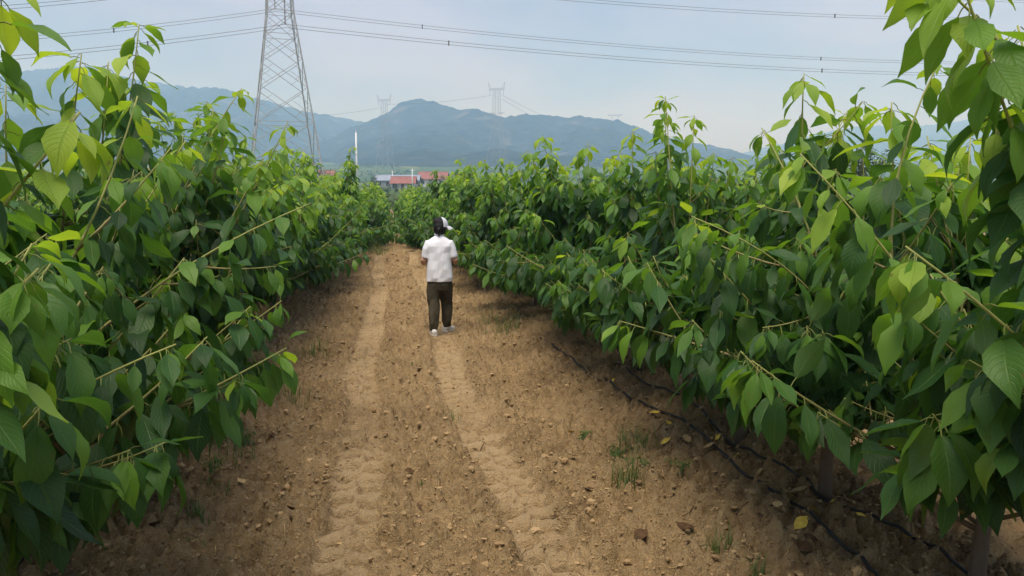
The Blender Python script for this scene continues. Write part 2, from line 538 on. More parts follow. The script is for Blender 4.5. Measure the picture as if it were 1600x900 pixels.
def axis(dense0, dense1, step, far, grow):
    a = list(np.arange(dense0, dense1 + 1e-6, step))
    s = step; v = a[-1]
    while v < far:
        s *= grow; v += s; a.append(v)
    s = step; v = a[0]; pre = []
    while v > -far:
        s *= grow; v -= s; pre.append(v)
    return np.array(pre[::-1] + a)


xs = axis(-1.9, 2.9, 0.0175, 7600, 1.16)
ysl = [2.0]
while ysl[-1] < 60:
    ysl.append(ysl[-1] * 1.0042)
s = 0.3
while ysl[-1] < 8000:
    s *= 1.08; ysl.append(ysl[-1] + s)
s = 0.02; v = 2.0; pre = []
while v > -3000:
    s *= 1.3; v -= s; pre.append(v)
ys = np.array(pre[::-1] + ysl)
GX, GY = np.meshgrid(xs, ys)
GZ = ground_low(GX, GY)
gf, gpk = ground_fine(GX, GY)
GZ = GZ + gf
nx_, ny_ = len(xs), len(ys)
ii = np.arange((ny_ - 1) * (nx_ - 1)); rr = ii // (nx_ - 1); cc = ii % (nx_ - 1)
b0 = rr * nx_ + cc
gfaces = np.stack([b0, b0 + 1, b0 + 1 + nx_, b0 + nx_], 1)
gfield = sstep(75, 110, np.hypot(GX, GY))
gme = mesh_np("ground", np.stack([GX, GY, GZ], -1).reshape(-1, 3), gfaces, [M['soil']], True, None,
              {"packed_groove_shade": gpk.ravel(), "field": gfield.ravel()})
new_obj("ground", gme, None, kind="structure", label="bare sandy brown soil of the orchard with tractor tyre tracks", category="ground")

# ------------------------------------------------------------------ mountains


def mountain_material():
    m, n, l, b = mat("forested_mountain")
    geo = n.new("ShaderNodeNewGeometry")

    def noise(scale, det=6, rough=0.6, sz=1.0):
        mp = n.new("ShaderNodeMapping"); mp.inputs['Scale'].default_value = (1, 1, sz)
        l.new(geo.outputs['Position'], mp.inputs['Vector'])
        z = n.new("ShaderNodeTexNoise"); z.inputs['Scale'].default_value = scale
        z.inputs['Detail'].default_value = det; z.inputs['Roughness'].default_value = rough
        l.new(mp.outputs[0], z.inputs['Vector'])
        return z.outputs['Fac']
    rp = n.new("ShaderNodeValToRGB"); e = rp.color_ramp.elements
    e[0].position, e[0].color = 0.35, (0.018, 0.030, 0.024, 1)
    e[1].position, e[1].color = 0.68, (0.060, 0.078, 0.050, 1)
    l.new(noise(0.02, 8, 0.7), rp.inputs['Fac'])
    rock = n.new("ShaderNodeValToRGB"); re = rock.color_ramp.elements
    re[0].position, re[0].color = 0.56, (0, 0, 0, 1)
    re[1].position, re[1].color = 0.70, (1, 1, 1, 1)
    l.new(noise(0.011, 9, 0.70, 1.8), rock.inputs['Fac'])
    mx = n.new("ShaderNodeMix"); mx.data_type = 'RGBA'
    l.new(math_node(n, l, 'MULTIPLY', rock.outputs['Color'], 0.42), mx.inputs['Factor'])
    l.new(rp.outputs['Color'], mx.inputs['A']); mx.inputs['B'].default_value = (0.33, 0.29, 0.25, 1)
    l.new(mx.outputs['Result'], b.inputs['Base Color'])
    b.inputs['Roughness'].default_value = 0.95; b.inputs['Specular IOR Level'].default_value = 0.1
    bp = n.new("ShaderNodeBump"); bp.inputs['Distance'].default_value = 14
    l.new(noise(0.03, 8, 0.7), bp.inputs['Height']); l.new(bp.outputs['Normal'], b.inputs['Normal'])
    return m


M['mountain'] = mountain_material()


def mountain(name, ridge, dist, foot, seed, label, jag=5.0, relief=0.16):
    pxs = np.arange(ridge[0][0], ridge[-1][0] + 0.1, 3.0)
    pys = np.interp(pxs, [p[0] for p in ridge], [p[1] for p in ridge])
    T = np.concatenate([np.linspace(0, 1, 56), np.linspace(1.02, 1.7, 16)])
    V = []
    for px, py in zip(pxs, pys):
        r = ray(px, py); h = math.hypot(r[0], r[1])
        ux, uy = r[0] / h, r[1] / h
        dd = dist * (1 + 0.05 * math.sin(px * 0.011 + seed) + 0.03 * math.sin(px * 0.031))
        zr = CAM_H + r[2] / h * dd
        zf = float(ground_low(ux * foot, uy * foot)) - 8
        d = np.where(T <= 1, foot + (dd - foot) * T, dd + (T - 1) * (dd - foot))
        prof = np.where(T <= 1, 0.25 * T + 0.75 * T ** 1.7, 1 - (T - 1) ** 1.3 * 1.5)
        x = ux * d; y = uy * d
        z = zf + (zr - zf) * prof
        sp = fbm(x / 330 + 3 * seed, y / 420, 5, 60 + seed, 0.55)
        sp = sp + 0.6 * (0.25 - np.abs(fbm(x / 150 + seed, y / 190, 4, 160 + seed, 0.5)))
        z = z + sp * relief * (zr - zf) * np.clip(np.sin(np.pi * np.clip(T, 0, 1)) * 1.2, 0, 1) * 1.8
        z = z + 2.2 * jag * fbm(x / 34, y / 34, 3, 80 + seed, 0.6) * np.clip(T * 1.5, 0, 1)
        V.append(np.stack([x, y, z], -1))
    V = np.array(V); a, b_ = V.shape[:2]
    i = np.arange((a - 1) * (b_ - 1)); r_ = i // (b_ - 1); c_ = i % (b_ - 1)
    q = r_ * b_ + c_
    fc = np.stack([q, q + b_, q + b_ + 1, q + 1], 1)
    me = mesh_np(name, V.reshape(-1, 3), fc, [M['mountain']], True)
    return new_obj(name, me, None, kind="structure", label=label, category="mountain")


mountain("mountain", [(-420, 190), (-250, 170), (-120, 150), (-40, 128), (30, 113), (75, 108), (112, 104), (150, 106), (185, 116), (225, 127), (262, 133),
                      (300, 135), (345, 138), (375, 147), (420, 158), (470, 172), (520, 182), (560, 189), (620, 204), (700, 222), (800, 246)],
         3300, 1500, 1, "long wooded blue mountain ridge behind the steel pylon")
mountain("mountain", [(440, 262), (500, 226), (540, 204), (568, 192), (583, 186), (600, 177), (622, 164), (640, 157), (655, 154), (672, 158), (690, 165), (715, 170), (745, 172), (772, 178),
                      (790, 183), (815, 177), (840, 179), (872, 183), (905, 181), (930, 183), (962, 188), (990, 197), (1020, 208), (1060, 219), (1110, 228), (1165, 240), (1260, 262)],
         2300, 1150, 2, "rocky wooded hill with a rounded peak in the middle distance", 4.0, 0.15)
mountain("mountain", [(1080, 262), (1160, 240), (1230, 222), (1300, 204), (1360, 196), (1420, 199), (1470, 194), (1520, 186), (1570, 192), (1640, 205), (1760, 190), (1900, 215), (2050, 240)],
         5200, 2600, 3, "faint distant mountain ridge behind the right-hand trees", 6.0)

# ------------------------------------------------------------------ leaf templates


def leaf_template(segs, half, width, fold, bend, twist, seed, pet=0.22, serr=0.04):
    """unit leaf: petiole from the origin along +y, blade of length 1 behind it; upper side +z"""
    r = random.Random(seed)
    V, Fc, UV, MI = [], [], [], []
    # centre line of the blade
    c = []
    y, z = pet * 0.95, -0.02
    for i in range(segs + 1):
        t = i / segs
        c.append((y, z, t))
        ang = bend * (t ** 1.2) + 0.10 * math.sin(t * 5 + seed)
        y += math.cos(ang) / segs; z -= math.sin(ang) / segs
    cols = 2 * half + 1
    for i, (y, z, t) in enumerate(c):
        w = width * (math.sin(math.pi * min(1, (t * 0.985 + 0.012)) ** 0.95)) ** 0.85
        if t > 0.66:
            w *= 1 - 0.55 * ((t - 0.66) / 0.34) ** 0.8
        if t == 0:
            w = width * 0.10
        if t == 1:
            w = 0.004
        tw = twist * t
        for k in range(cols):
            u = (k - half) / half
            ww = w * (1 + (serr if (i + k) % 2 else -serr) * (abs(u) == 1))
            x = u * ww
            zz = fold * abs(x) * (1.0 - 0.5 * abs(u)) + 0.018 * math.sin(t * 11 + 3 * u + seed) * abs(u)
            xr = x * math.cos(tw) - zz * math.sin(tw); zr = x * math.sin(tw) + zz * math.cos(tw)
            V.append((xr, y, z + zr)); UV.append((0.5 + 0.5 * u, t))
    for i in range(segs):
        for k in range(cols - 1):
            a = i * cols + k
            Fc.append((a, a + 1, a + 1 + cols, a + cols)); MI.append(0)
    o = len(V)
    pr = 0.013
    for yy, zz in ((0.0, 0.0), (pet * 0.5, 0.012), (pet, -0.02)):
        for k in range(3):
            an = 2 * math.pi * k / 3 + 0.5
            V.append((pr * math.cos(an), yy, zz + pr * math.sin(an))); UV.append((0.5, 0))
    for i in range(2):
        for k in range(3):
            a = o + i * 3 + k; b = o + i * 3 + (k + 1) % 3
            Fc.append((a, b, b + 3, a + 3)); MI.append(1)
    return np.array(V, float), np.array(Fc), np.array(UV), np.array(MI)


HI = [leaf_template(9, 2, R.uniform(0.19, 0.24), R.uniform(0.1, 0.8), R.uniform(0.1, 1.35), R.uniform(-0.6, 0.6), s) for s in range(10)]
LO = [leaf_template(4, 1, R.uniform(0.20, 0.25), R.uniform(0.15, 0.5), R.uniform(0.2, 0.9), R.uniform(-0.3, 0.3), s, 0.22, 0.0) for s in range(5)]
MID = [leaf_template(6, 1, R.uniform(0.19, 0.24), R.uniform(0.15, 0.7), R.uniform(0.1, 1.3), R.uniform(-0.3, 0.3), s, 0.22, 0.03) for s in range(6)]
NT = 6
LEAF_MESH = {}
for si, (V, Fc, UV, MI) in enumerate(HI):
    for ti in range(NT):
        LEAF_MESH[si, ti] = mesh_np("leaf", V, Fc, [M['leaf'], M['petiole']], True, MI, {"tone": np.full(len(V), ti / (NT - 1))}, UV)


def join_leaves(name, leaves, templates, mats):
    """leaves: list of (pos, X, Y, Z, size, tone); one joined mesh"""
    VV, FF, UU, MM, TT = [], [], [], [], []
    off = 0
    by = {}
    for i, lf in enumerate(leaves):
        by.setdefault(i % len(templates), []).append(lf)
    for k, lst in by.items():
        V, Fc, UV, MI = templates[k]
        P = np.array([q[0] for q in lst]); B = np.array([np.stack([q[1], q[2], q[3]], 1) * q[4] for q in lst])
        W = np.einsum('nij,vj->nvi', B, V) + P[:, None, :]
        nl, nv = len(lst), len(V)
        VV.append(W.reshape(-1, 3))
        FF.append((Fc[None] + (off + np.arange(nl) * nv)[:, None, None]).reshape(-1, Fc.shape[1]))
        UU.append(np.tile(UV, (nl, 1))); MM.append(np.tile(MI, nl))
        TT.append(np.repeat([q[5] for q in lst], nv))
        off += nl * nv
    return mesh_np(name, np.concatenate(VV), np.concatenate(FF), mats, True, np.concatenate(MM),
                   {"tone": np.concatenate(TT)}, np.concatenate(UU))


# ------------------------------------------------------------------ cherry trees
UP = np.array([0, 0, 1.0])


def nrm(v):
    return v / (np.linalg.norm(v) + 1e-9)


def curve_pts(p0, p1, p2, n):
    t = np.linspace(0, 1, n)[:, None]
    return (1 - t) ** 2 * p0 + 2 * t * (1 - t) * p1 + t ** 2 * p2


def vn(v):
    return v / (np.linalg.norm(v, axis=1, keepdims=True) + 1e-9)


def leaves_along(pts, t0, step, size, rnd, out, young=0.25, bi=0, tone_shift=0.0, clear=0.26, pathward=0):
    """leaves set spirally along a shoot, hanging, their upper side turned up and outwards"""
    g = np.random.default_rng(rnd.getrandbits(32))
    seg = np.linalg.norm(np.diff(pts, axis=0), axis=1)
    cum = np.concatenate([[0], np.cumsum(seg)])
    L = cum[-1]
    nmax = int(L * (1 - t0) / (step * 0.7)) + 2
    s = L * t0 + np.concatenate([[0], np.cumsum(step * g.uniform(0.7, 1.35, nmax))])
    s = s[s < L]
    if len(s) == 0:
        return
    if young >= 0.2:
        s = np.concatenate([s, L - g.uniform(0, 0.05, 5)])
    m = len(s)
    ip = lambda q: np.stack([np.interp(np.clip(q, 0, L), cum, pts[:, j]) for j in range(3)], 1)
    p = ip(s); ax = vn(ip(s + 0.03) - ip(s - 0.03))
    ref = np.where((np.abs(ax[:, 2:]) < 0.95), UP, np.array([1.0, 0, 0]))
    a = vn(np.cross(ax, ref)); b = np.cross(a, ax)
    k = g.uniform(0, 6.28) + np.arange(m) * 2.4 + g.uniform(-0.4, 0.4, m)
    rad = a * np.cos(k)[:, None] + b * np.sin(k)[:, None]
    tip = np.clip((s / L - (1 - young)) / young, 0, 1)
    droop = g.uniform(0.5, 1.85, m) * (1 - 0.25 * tip)
    d = vn(rad * (1.0 - 0.3 * tip)[:, None] + ax * (0.30 + 0.18 * tip)[:, None] - UP * droop[:, None])
    side = vn((rad + 0.5 * ax) * np.array([1, 1, 0]))
    want = UP * 0.9 + side * 0.75 + g.uniform(-.45, .45, (m, 3)) * np.array([1, 1, 0.4])
    n = vn(want - d * np.sum(want * d, 1, keepdims=True))
    X = np.cross(d, n)
    sz = size * g.uniform(0.68, 1.18, m) * (1 - 0.30 * np.clip((tip - 0.45) / 0.55, 0, 1))
    hi_z = 0.40 + 0.60 * sstep(0.9, 1.8, p[:, 2])      # upper tips pale with new growth; low tips darkened to paint in shade
    tone = np.clip(0.17 + g.uniform(-0.15, 0.17, m) + 0.56 * tip ** 1.2 * hi_z + tone_shift + 0.25 * (g.random(m) < 0.08), 0, 1)
    p = p + rad * 0.006
    low = p[:, 2] + d[:, 2] * sz * 1.2
    for i in range(m):
        if size > 0.1 and low[i] < (clear if p[i, 0] * pathward > -0.25 else 0.27):
            continue
        out.append((p[i], X[i], d[i], n[i], sz[i], tone[i], bi))


def make_tree_data(rnd, height, nb=15, hero=(), reach=1.0, size=0.125, dens=1.0, flat=1.0, clear=0.26, pathward=0):
    """branches: (points, radii, ages); leaves: (pos, X, Y, Z, size, tone, branch index); local coordinates"""
    br, lv = [], []
    th = rnd.uniform(0.50, 0.72)
    lean = np.array([rnd.uniform(-.06, .06), rnd.uniform(-.06, .06), 0])
    trunk = np.array([[0, 0, -0.12], [0, 0, 0.0], lean * 0.4 + [0, 0, th * 0.45], lean + [0, 0, th], lean * 1.6 + [0, 0, th * 1.5]])
    tr = rnd.uniform(0.027, 0.036)
    trunk_r = [tr * 1.5, tr * 1.25, tr, tr * 0.92, tr * 0.45]
    specs = []
    for h in hero:
        specs.append(('hero', h))
    for i in range(nb):
        specs.append(('auto', i))
    az0 = rnd.random() * 6.28
    for kind, v in specs:
        bi = len(br)
        if kind == 'hero':
            pts0 = [np.asarray(q, float) for q in v['pts']]
            z0 = min(0.8, max(0.3, th * 0.8))
            base = np.array([lean[0], lean[1], z0])
            l0, l1 = np.linalg.norm(pts0[0] - base), np.linalg.norm(pts0[1] - pts0[0])
            tm = l0 / (l0 + l1)
            pts = curve_pts(base, (pts0[0] - (1 - tm) ** 2 * base - tm ** 2 * pts0[1]) / (2 * tm * (1 - tm)), pts0[1], 14)
            young, step, sz, t0 = v.get('young', 0.3), v.get('step', 0.05), v.get('size', size * 1.15), v.get('t0', 0.25)
            sh = v.get('tone', 0.08)
        else:
            az = az0 + v * 2.39996 + rnd.uniform(-0.3, 0.3)
            f = ((v * 7) % nb + 0.5) / nb
            z0 = th * rnd.uniform(0.40, 0.85) + 0.45 * f * th
            hor = rnd.uniform(0.80, 1.18) * (1.10 - 0.72 * f) * reach
            top = height * (0.30 + 0.68 * f) * rnd.uniform(0.90, 1.07)
            far_side = math.cos(az) * pathward < -0.25
            cl = 0.27 if far_side else clear
            top = max(top, cl + 0.42)
            base = np.array([lean[0], lean[1], min(z0, th * 1.4)])
            end = np.array([math.cos(az) * hor, math.sin(az) * hor * flat, top])
            midp = base + (end - base) * 0.5 + np.array([math.cos(az) * 0.12, math.sin(az) * 0.12, rnd.uniform(-0.10, 0.04)]) + np.array([rnd.uniform(-.10, .10), rnd.uniform(-.10, .10), 0])
            pts = curve_pts(base, midp, end, 10)
            young, step, sz, t0, sh = 0.30, 0.036 / dens, size, 0.14, 0.0
            if top > height * 0.85:
                sh = 0.05
        n = len(pts)
        r0 = rnd.uniform(0.0095, 0.0135) if kind == 'auto' else rnd.uniform(0.0085, 0.0105)
        rad = np.linspace(r0, 0.0028, n)
        br.append((pts, rad, np.clip(np.linspace(0.05 if kind == 'auto' else 0.3, 1.05, n), 0, 1)))
        leaves_along(pts, t0, step, sz, rnd, lv, young, bi, sh, clear, pathward)
        # low side shoots
        for j in range(rnd.choice((2, 3, 3, 4))):
            t = rnd.uniform(0.18, 0.72)
            p = pts[int(t * (n - 1))]
            ax = nrm(pts[min(n - 1, int(t * (n - 1)) + 1)] - p)
            o = nrm(np.array([rnd.gauss(0, 1), rnd.gauss(0, 1) * flat, rnd.uniform(-0.5, 0.6)]))
            d = nrm(ax * 0.55 + o * 0.8)
            ln = rnd.uniform(0.22, 0.5)
            e = p + d * ln + np.array([0, 0, rnd.uniform(-0.08, 0.10)])
            e[2] = max(e[2], (0.27 if e[0] * pathward < -0.25 else clear) + 0.20)
            tp = curve_pts(p, (p + e) / 2 + np.array([0, 0, -0.03]), e, 6)
            br[bi] = br[bi] + ((tp, np.linspace(0.0055, 0.002, 6), np.linspace(0.35, 1, 6)),)
            leaves_along(tp, 0.12, 0.038 / dens, sz * 0.95, rnd, lv, 0.35, bi, -0.03, clear, pathward)
    return trunk, trunk_r, br, lv


def branch_mesh(items, sides=6):
    mb = MB()
    for b in items:
        mb.tube(b[0], b[1], sides, 0, True, b[2])
        for tw in b[3:]:
            mb.tube(tw[0], tw[1], 5, 0, True, tw[2])
    return mb.mesh("branch", [M['branch']], True, "age")


def trunk_mesh(trunk, trunk_r):
    mb = MB()
    mb.tube(trunk, trunk_r, 10, 0, True, [0, 0.1, 0.4, 0.5, 0.8])
    return mb.mesh("trunk", [M['trunk']], True, "age")


def basis(lf):
    m = np.eye(4)
    m[:3, 0] = lf[1] * lf[4]; m[:3, 1] = lf[2] * lf[4]; m[:3, 2] = lf[3] * lf[4]; m[:3, 3] = lf[0]
    return m


N_LEAF = [0]


def near_tree(x, y, height, seed, label, group, hero=(), nleaf=300, hi_rest=True, nb=19, reach=1.0, size=0.185, dens=1.0, clear=0.26):
    rnd = random.Random(seed)
    z = ground_z(x, y) - 0.01
    root = empty("cherry_tree", (x, y, z), 0, label=label, category="tree", group=group)
    org = np.array([x, y, z])
    hero_l = [dict(h, pts=[np.asarray(p) - org for p in h['pts']]) for h in hero]
    trunk, tr, br, lv = make_tree_data(rnd, height, nb, hero_l, reach, size, dens, 1.0, clear, -1 if x > 0 else 1)
    new_obj("trunk", trunk_mesh(trunk, tr), root)
    bobs = [new_obj("branch", branch_mesh([b]), root) for b in br]
    # which leaves show largest: near the camera, inside the frame, on the outer side towards the path
    P = np.array([q[0] for q in lv]) + org
    px, py, d = project(P)
    side = -1 if x < 0 else 1
    inner = side * (P[:, 0] - x)             # positive: away from the path
    out = ((px < -60) | (px > 1660) | (py < -60) | (py > 960) | (d < 0.3)).astype(float)
    hid = np.array([-0.35 if q[6] < len(hero) else 0.0 for q in lv])
    score = d + 0.8 * np.maximum(0, inner + 0.15) + out * 50 - 0.35 * (P[:, 2] - 1.2) + hid
    order = np.argsort(score)
    n_in = int((out == 0).sum())
    keep = set(order[:min(nleaf, n_in)].tolist())
    rest = []
    for i, q in enumerate(lv):
        if i in keep:
            si = rnd.randrange(len(HI)); ti = min(NT - 1, max(0, int(round(q[5] * (NT - 1) + rnd.uniform(-0.35, 0.35)))))
            o = bpy.data.objects.new("leaf", LEAF_MESH[si, ti])
            COL.objects.link(o)
            o.parent = bobs[q[6]]
            o.matrix_basis = Matrix(basis(q).tolist())
            N_LEAF[0] += 1
        else:
            rest.append(q[:6])
    if rest:
        me = join_leaves("foliage", rest, MID if hi_rest else LO, [M['leaf'], M['petiole']])
        new_obj("foliage", me, root, kind="stuff")
    return root


ORD = ["nearest", "second", "third", "fourth", "fifth", "sixth", "seventh", "eighth", "ninth", "tenth", "eleventh", "twelfth", "thirteenth", "fourteenth", "fifteenth"]

# hand-read long shoots of the nearest trees: (bend point, tip)
HERO_R = {
    0: [dict(pts=[at(1590, 225, 1.95), at(1500, -40, 1.80)], size=0.20, step=0.034, young=0.25, t0=0.2, tone=0.12),
        dict(pts=[at(1625, 560, 2.0), at(1415, 385, 1.95)], size=0.19, step=0.038, young=0.35, tone=0.06),
        dict(pts=[at(1660, 300, 2.0), at(1590, 40, 2.1)], size=0.19, step=0.034, young=0.25, tone=0.06),
        dict(pts=[at(1600, 110, 1.95), at(1450, -45, 1.9)], size=0.20, step=0.034, young=0.3, tone=0.12),
        dict(pts=[at(1640, 420, 2.1), at(1545, 165, 2.1)], size=0.19, step=0.034, young=0.25, tone=0.06)],
    1: [dict(pts=[at(1440, 470, 2.7), at(1250, 240, 2.75)], size=0.180, step=0.040, young=0.35, tone=0.10),
        dict(pts=[at(1400, 290, 3.0), at(1468, 95, 3.0)], size=0.150, step=0.048, young=0.30, tone=0.02, t0=0.45)],
    2: [dict(pts=[at(1235, 425, 3.5), at(1080, 338, 3.45)], size=0.174, step=0.040, young=0.40, tone=0.10),
        dict(pts=[at(1260, 350, 3.7), at(1190, 200, 3.9)], size=0.156, step=0.040, young=0.35, tone=0.08)],
    3: [dict(pts=[at(1250, 340, 4.6), at(1325, 172, 4.7)], size=0.144, step=0.044, young=0.35, tone=0.08)],
    4: [dict(pts=[at(1050, 300, 6.0), at(1040, 150, 6.2)], size=0.162, step=0.036, young=0.35, tone=0.10),
        dict(pts=[at(1080, 280, 6.0), at(1085, 180, 6.1)], size=0.162, step=0.036, young=0.4, tone=0.12)],
}
HERO_L = {
    0: [dict(pts=[at(-10, 340, 1.65), at(125, 175, 1.70)], size=0.185, step=0.032, young=0.45, tone=0.12),
        dict(pts=[at(-45, 250, 1.55), at(0, -20, 1.55)], size=0.170, step=0.034, young=0.3, tone=0.02),
        dict(pts=[at(-70, 330, 1.6), at(-25, 60, 1.6)], size=0.18, step=0.034, young=0.3, tone=0.0),
        dict(pts=[at(-40, 520, 1.6), at(60, 420, 1.6)], size=0.185, step=0.036, young=0.3, tone=0.0)],
    1: [dict(pts=[at(-20, 690, 2.35), at(275, 538, 2.45)], size=0.156, step=0.042, young=0.3, tone=0.04),
        dict(pts=[at(150, 330, 2.6), at(215, 150, 2.7)], size=0.150, step=0.044, young=0.4, tone=0.12)],
    2: [dict(pts=[at(115, 552, 3.2), at(485, 318, 3.35)], size=0.144, step=0.044, young=0.22, tone=0.02),
        dict(pts=[at(160, 420, 3.3), at(290, 220, 3.4)], size=0.150, step=0.040, young=0.35, tone=0.08)],
    3: [dict(pts=[at(340, 540, 4.2), at(440, 470, 4.2)], size=0.144, step=0.040, young=0.3, tone=0.02)],
    4: [dict(pts=[at(300, 270, 4.9), at(378, 138, 5.0)], size=0.162, step=0.036, young=0.4, tone=0.10),
        dict(pts=[at(400, 290, 5.0), at(450, 190, 5.0)], size=0.150, step=0.040, young=0.4, tone=0.10)],
}
right_y = [1.75, 2.75, 3.75, 4.80, 5.95, 7.05, 8.15, 9.25, 10.35, 11.5, 12.6, 13.7]
left_y = [1.25, 2.25, 3.25, 4.30, 5.35, 6.45, 7.55, 8.6, 9.7, 10.8, 11.9, 13.0]
for i, yy in enumerate(right_y):
    n = 300 if yy < 5 else (220 if yy < 8 else 120)
    lab = ("cherry tree with large dark leaves across the upper right corner of the picture" if i == 0 else
           "%s cherry tree counted from the camera in the right-hand row" % ORD[i])
    near_tree(XR + R.uniform(-.06, .06) - 0.45 * float(sstep(8, 15, yy)), yy, R.uniform(2.2, 2.42) + (0.1 if 3 < i < 7 else 0) - (0.16 if i in (1, 2, 3) else 0), 300 + i, lab, "cherry trees of the right row", HERO_R.get(i, ()), n, yy < 7.5, reach=1.0, size=0.235 if i < 4 else 0.21, clear=(0.85, 0.62, 0.46, 0.40, 0.38)[i] if i < 5 else 0.30)
for i, yy in enumerate(left_y):
    n = 300 if yy < 5 else (220 if yy < 8 else 120)
    lab = ("cherry tree with big pale new shoots at the left picture edge" if i == 0 else
           "%s cherry tree counted from the camera in the left-hand row" % ORD[i])
    near_tree(XL + R.uniform(-.06, .06) + 0.22 * float(sstep(8, 15, yy)), yy, R.uniform(2.25, 2.5) + (0.14 if 2 < i < 8 else 0) - (0.22 if i < 3 else 0), 500 + i, lab, "cherry trees of the left row", HERO_L.get(i, ()), n, yy < 7.5, reach=1.10, size=0.23 if i < 4 else 0.21, clear=(0.98, 0.60, 0.42, 0.32)[i] if i < 4 else 0.28)

# farther trees share the meshes of a few grown models
PROTO = []
for k in range(6):
    trunk, tr, br, lv = make_tree_data(random.Random(900 + k), R.uniform(2.25, 2.5), 19, (), 1.0, 0.21)
    PROTO.append((trunk_mesh(trunk, tr), branch_mesh(br, 4), join_leaves("foliage", [q[:6] for q in lv], LO, [M['leaf'], M['petiole']])))
    

def far_tree(x, y, label, group, s=None):
    k = R.randrange(len(PROTO))
    root = empty("cherry_tree", (x, y, ground_z(x, y) - 0.02), R.uniform(0, 6.28), label=label, category="tree", group=group)
    sc = s or R.uniform(0.98, 1.12)
    root.scale = (sc, sc, sc * R.uniform(0.95, 1.05))
    new_obj("trunk", PROTO[k][0], root)
    new_obj("branches", PROTO[k][1], root, kind="stuff")
    new_obj("foliage", PROTO[k][2], root, kind="stuff")
    return root


for side, x0 in ((1, XR), (-1, XL)):
    y = 14.9 if side > 0 else 14.1
    w = "right" if side > 0 else "left"
    while y < 62:
        xx = x0 + R.uniform(-.08, .08) - (0.45 if side > 0 else -0.22)
        if y > 21:                                   # past the rise the rows stand closer to the path
            xx -= side * 0.55 * float(sstep(22, 28, y))
        lab = ("cherry tree further along the %s row, around and beyond the walking person" % w if y < 26 else
               "small distant cherry tree at the far end of the %s row, beyond the rise" % w)
        far_tree(xx, y, lab, "trees far along the %s row" % w if y < 26 else "trees at the far end of the %s row" % w)
        y += R.uniform(1.0, 1.25)
for side, x0 in ((1, XR + 4.5), (-1, XL - 4.5)):
    y = 4.5 if side > 0 else 8.5
    w = "right" if side > 0 else "left"
    while y < 34:
        far_tree(x0 + R.uniform(-.1, .1), y, "cherry tree of the next row, showing its top behind the %s row" % w, "trees of the next row behind the %s row" % w)
        y += R.uniform(1.1, 1.35)


def orchard_mass(name, rows, label):
    VV, FF, UU, MM, TT = [], [], [], [], []
    lv = []
    rnd = random.Random(77)
    for x0, ya, yb in rows:
        y = ya
        while y < yb:
            gz = float(ground_low(x0, y))
            for _ in range(34):
                p = np.array([x0 + rnd.gauss(0, 0.5), y + rnd.gauss(0, 0.5), gz + rnd.uniform(0.5, 2.35)])
                d = nrm(np.array([rnd.gauss(0, 1), rnd.gauss(0, 1), -0.6]))
                want = np.array([rnd.gauss(0, .5), rnd.gauss(0, .5), 1.0]); n = nrm(want - d * (want @ d))
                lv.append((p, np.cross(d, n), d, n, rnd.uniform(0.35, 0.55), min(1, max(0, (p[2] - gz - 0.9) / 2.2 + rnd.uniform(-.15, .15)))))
            y += 1.2
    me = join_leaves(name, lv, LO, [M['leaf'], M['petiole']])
    return new_obj(name, me, None, kind="stuff", label=label, category="orchard")


orchard_mass("orchard_rows", [(XR + 4.5 * k, 8 + 6 * k, 70) for k in (2, 3, 4)] + [(XL - 4.5 * k, 8 + 6 * k, 70) for k in (2, 3, 4)] +
             [(XR + 4.5, 35, 70), (XL - 4.5, 35, 70)], "further rows of cherry trees merging into one green mass")
print("leaf objects", N_LEAF[0])
#PART2
# ------------------------------------------------------------------ soil clods, litter, weeds, hoses
ico_v = []
ico_bm = bmesh.new(); bmesh.ops.create_icosphere(ico_bm, subdivisions=1, radius=1.0)
ICO_V = np.array([v.co[:] for v in ico_bm.verts]); ICO_F = np.array([[v.index for v in f.verts] for f in ico_bm.faces]); ico_bm.free()


def soil_clods():
    VV, FF, TT = [], [], []
    n = 0; off = 0
    g = np.random.default_rng(5)
    N = 30000
    y = 2.6 * (9.0) ** g.random(N)             # evenly spread in the picture: denser near the camera
    x = g.uniform(-2.1, 2.9, N)
    _, _, pk = track_terms(x, y)
    patch = vnoise(x * 1.3, y * 1.3, 71) + 0.5
    keep = g.random(N) < (1 - 0.86 * pk) * (0.35 + 0.9 * patch)
    x, y = x[keep], y[keep]
    r = 0.0045 + 0.0048 * g.pareto(2.7, len(x))
    r = np.clip(r, 0.0045, 0.021) * (1 + 0.035 * y)
    z = ground_z(x, y)
    for i in range(len(x)):
        sc = r[i] * g.uniform(0.65, 1.3, 3) * np.array([1, 1, 0.75])
        v = ICO_V * g.uniform(0.6, 1.35, (len(ICO_V), 1)) * sc
        a = g.uniform(0, 6.28); c, s_ = math.cos(a), math.sin(a)
        v = np.stack([v[:, 0] * c - v[:, 1] * s_ + x[i], v[:, 0] * s_ + v[:, 1] * c + y[i], v[:, 2] + z[i] + r[i] * 0.22], 1)
        VV.append(v); FF.append(ICO_F + off); off += len(v)
        TT.append(np.full(len(v), g.uniform(0.1, 0.95)))
    me = mesh_np("soil_clods", np.concatenate(VV), np.concatenate(FF), [M['clod']], False, None, {"tone": np.concatenate(TT)})
    new_obj("soil_clods", me, None, kind="stuff", label="loose crumbly soil clods strewn over the path", category="soil")


soil_clods()


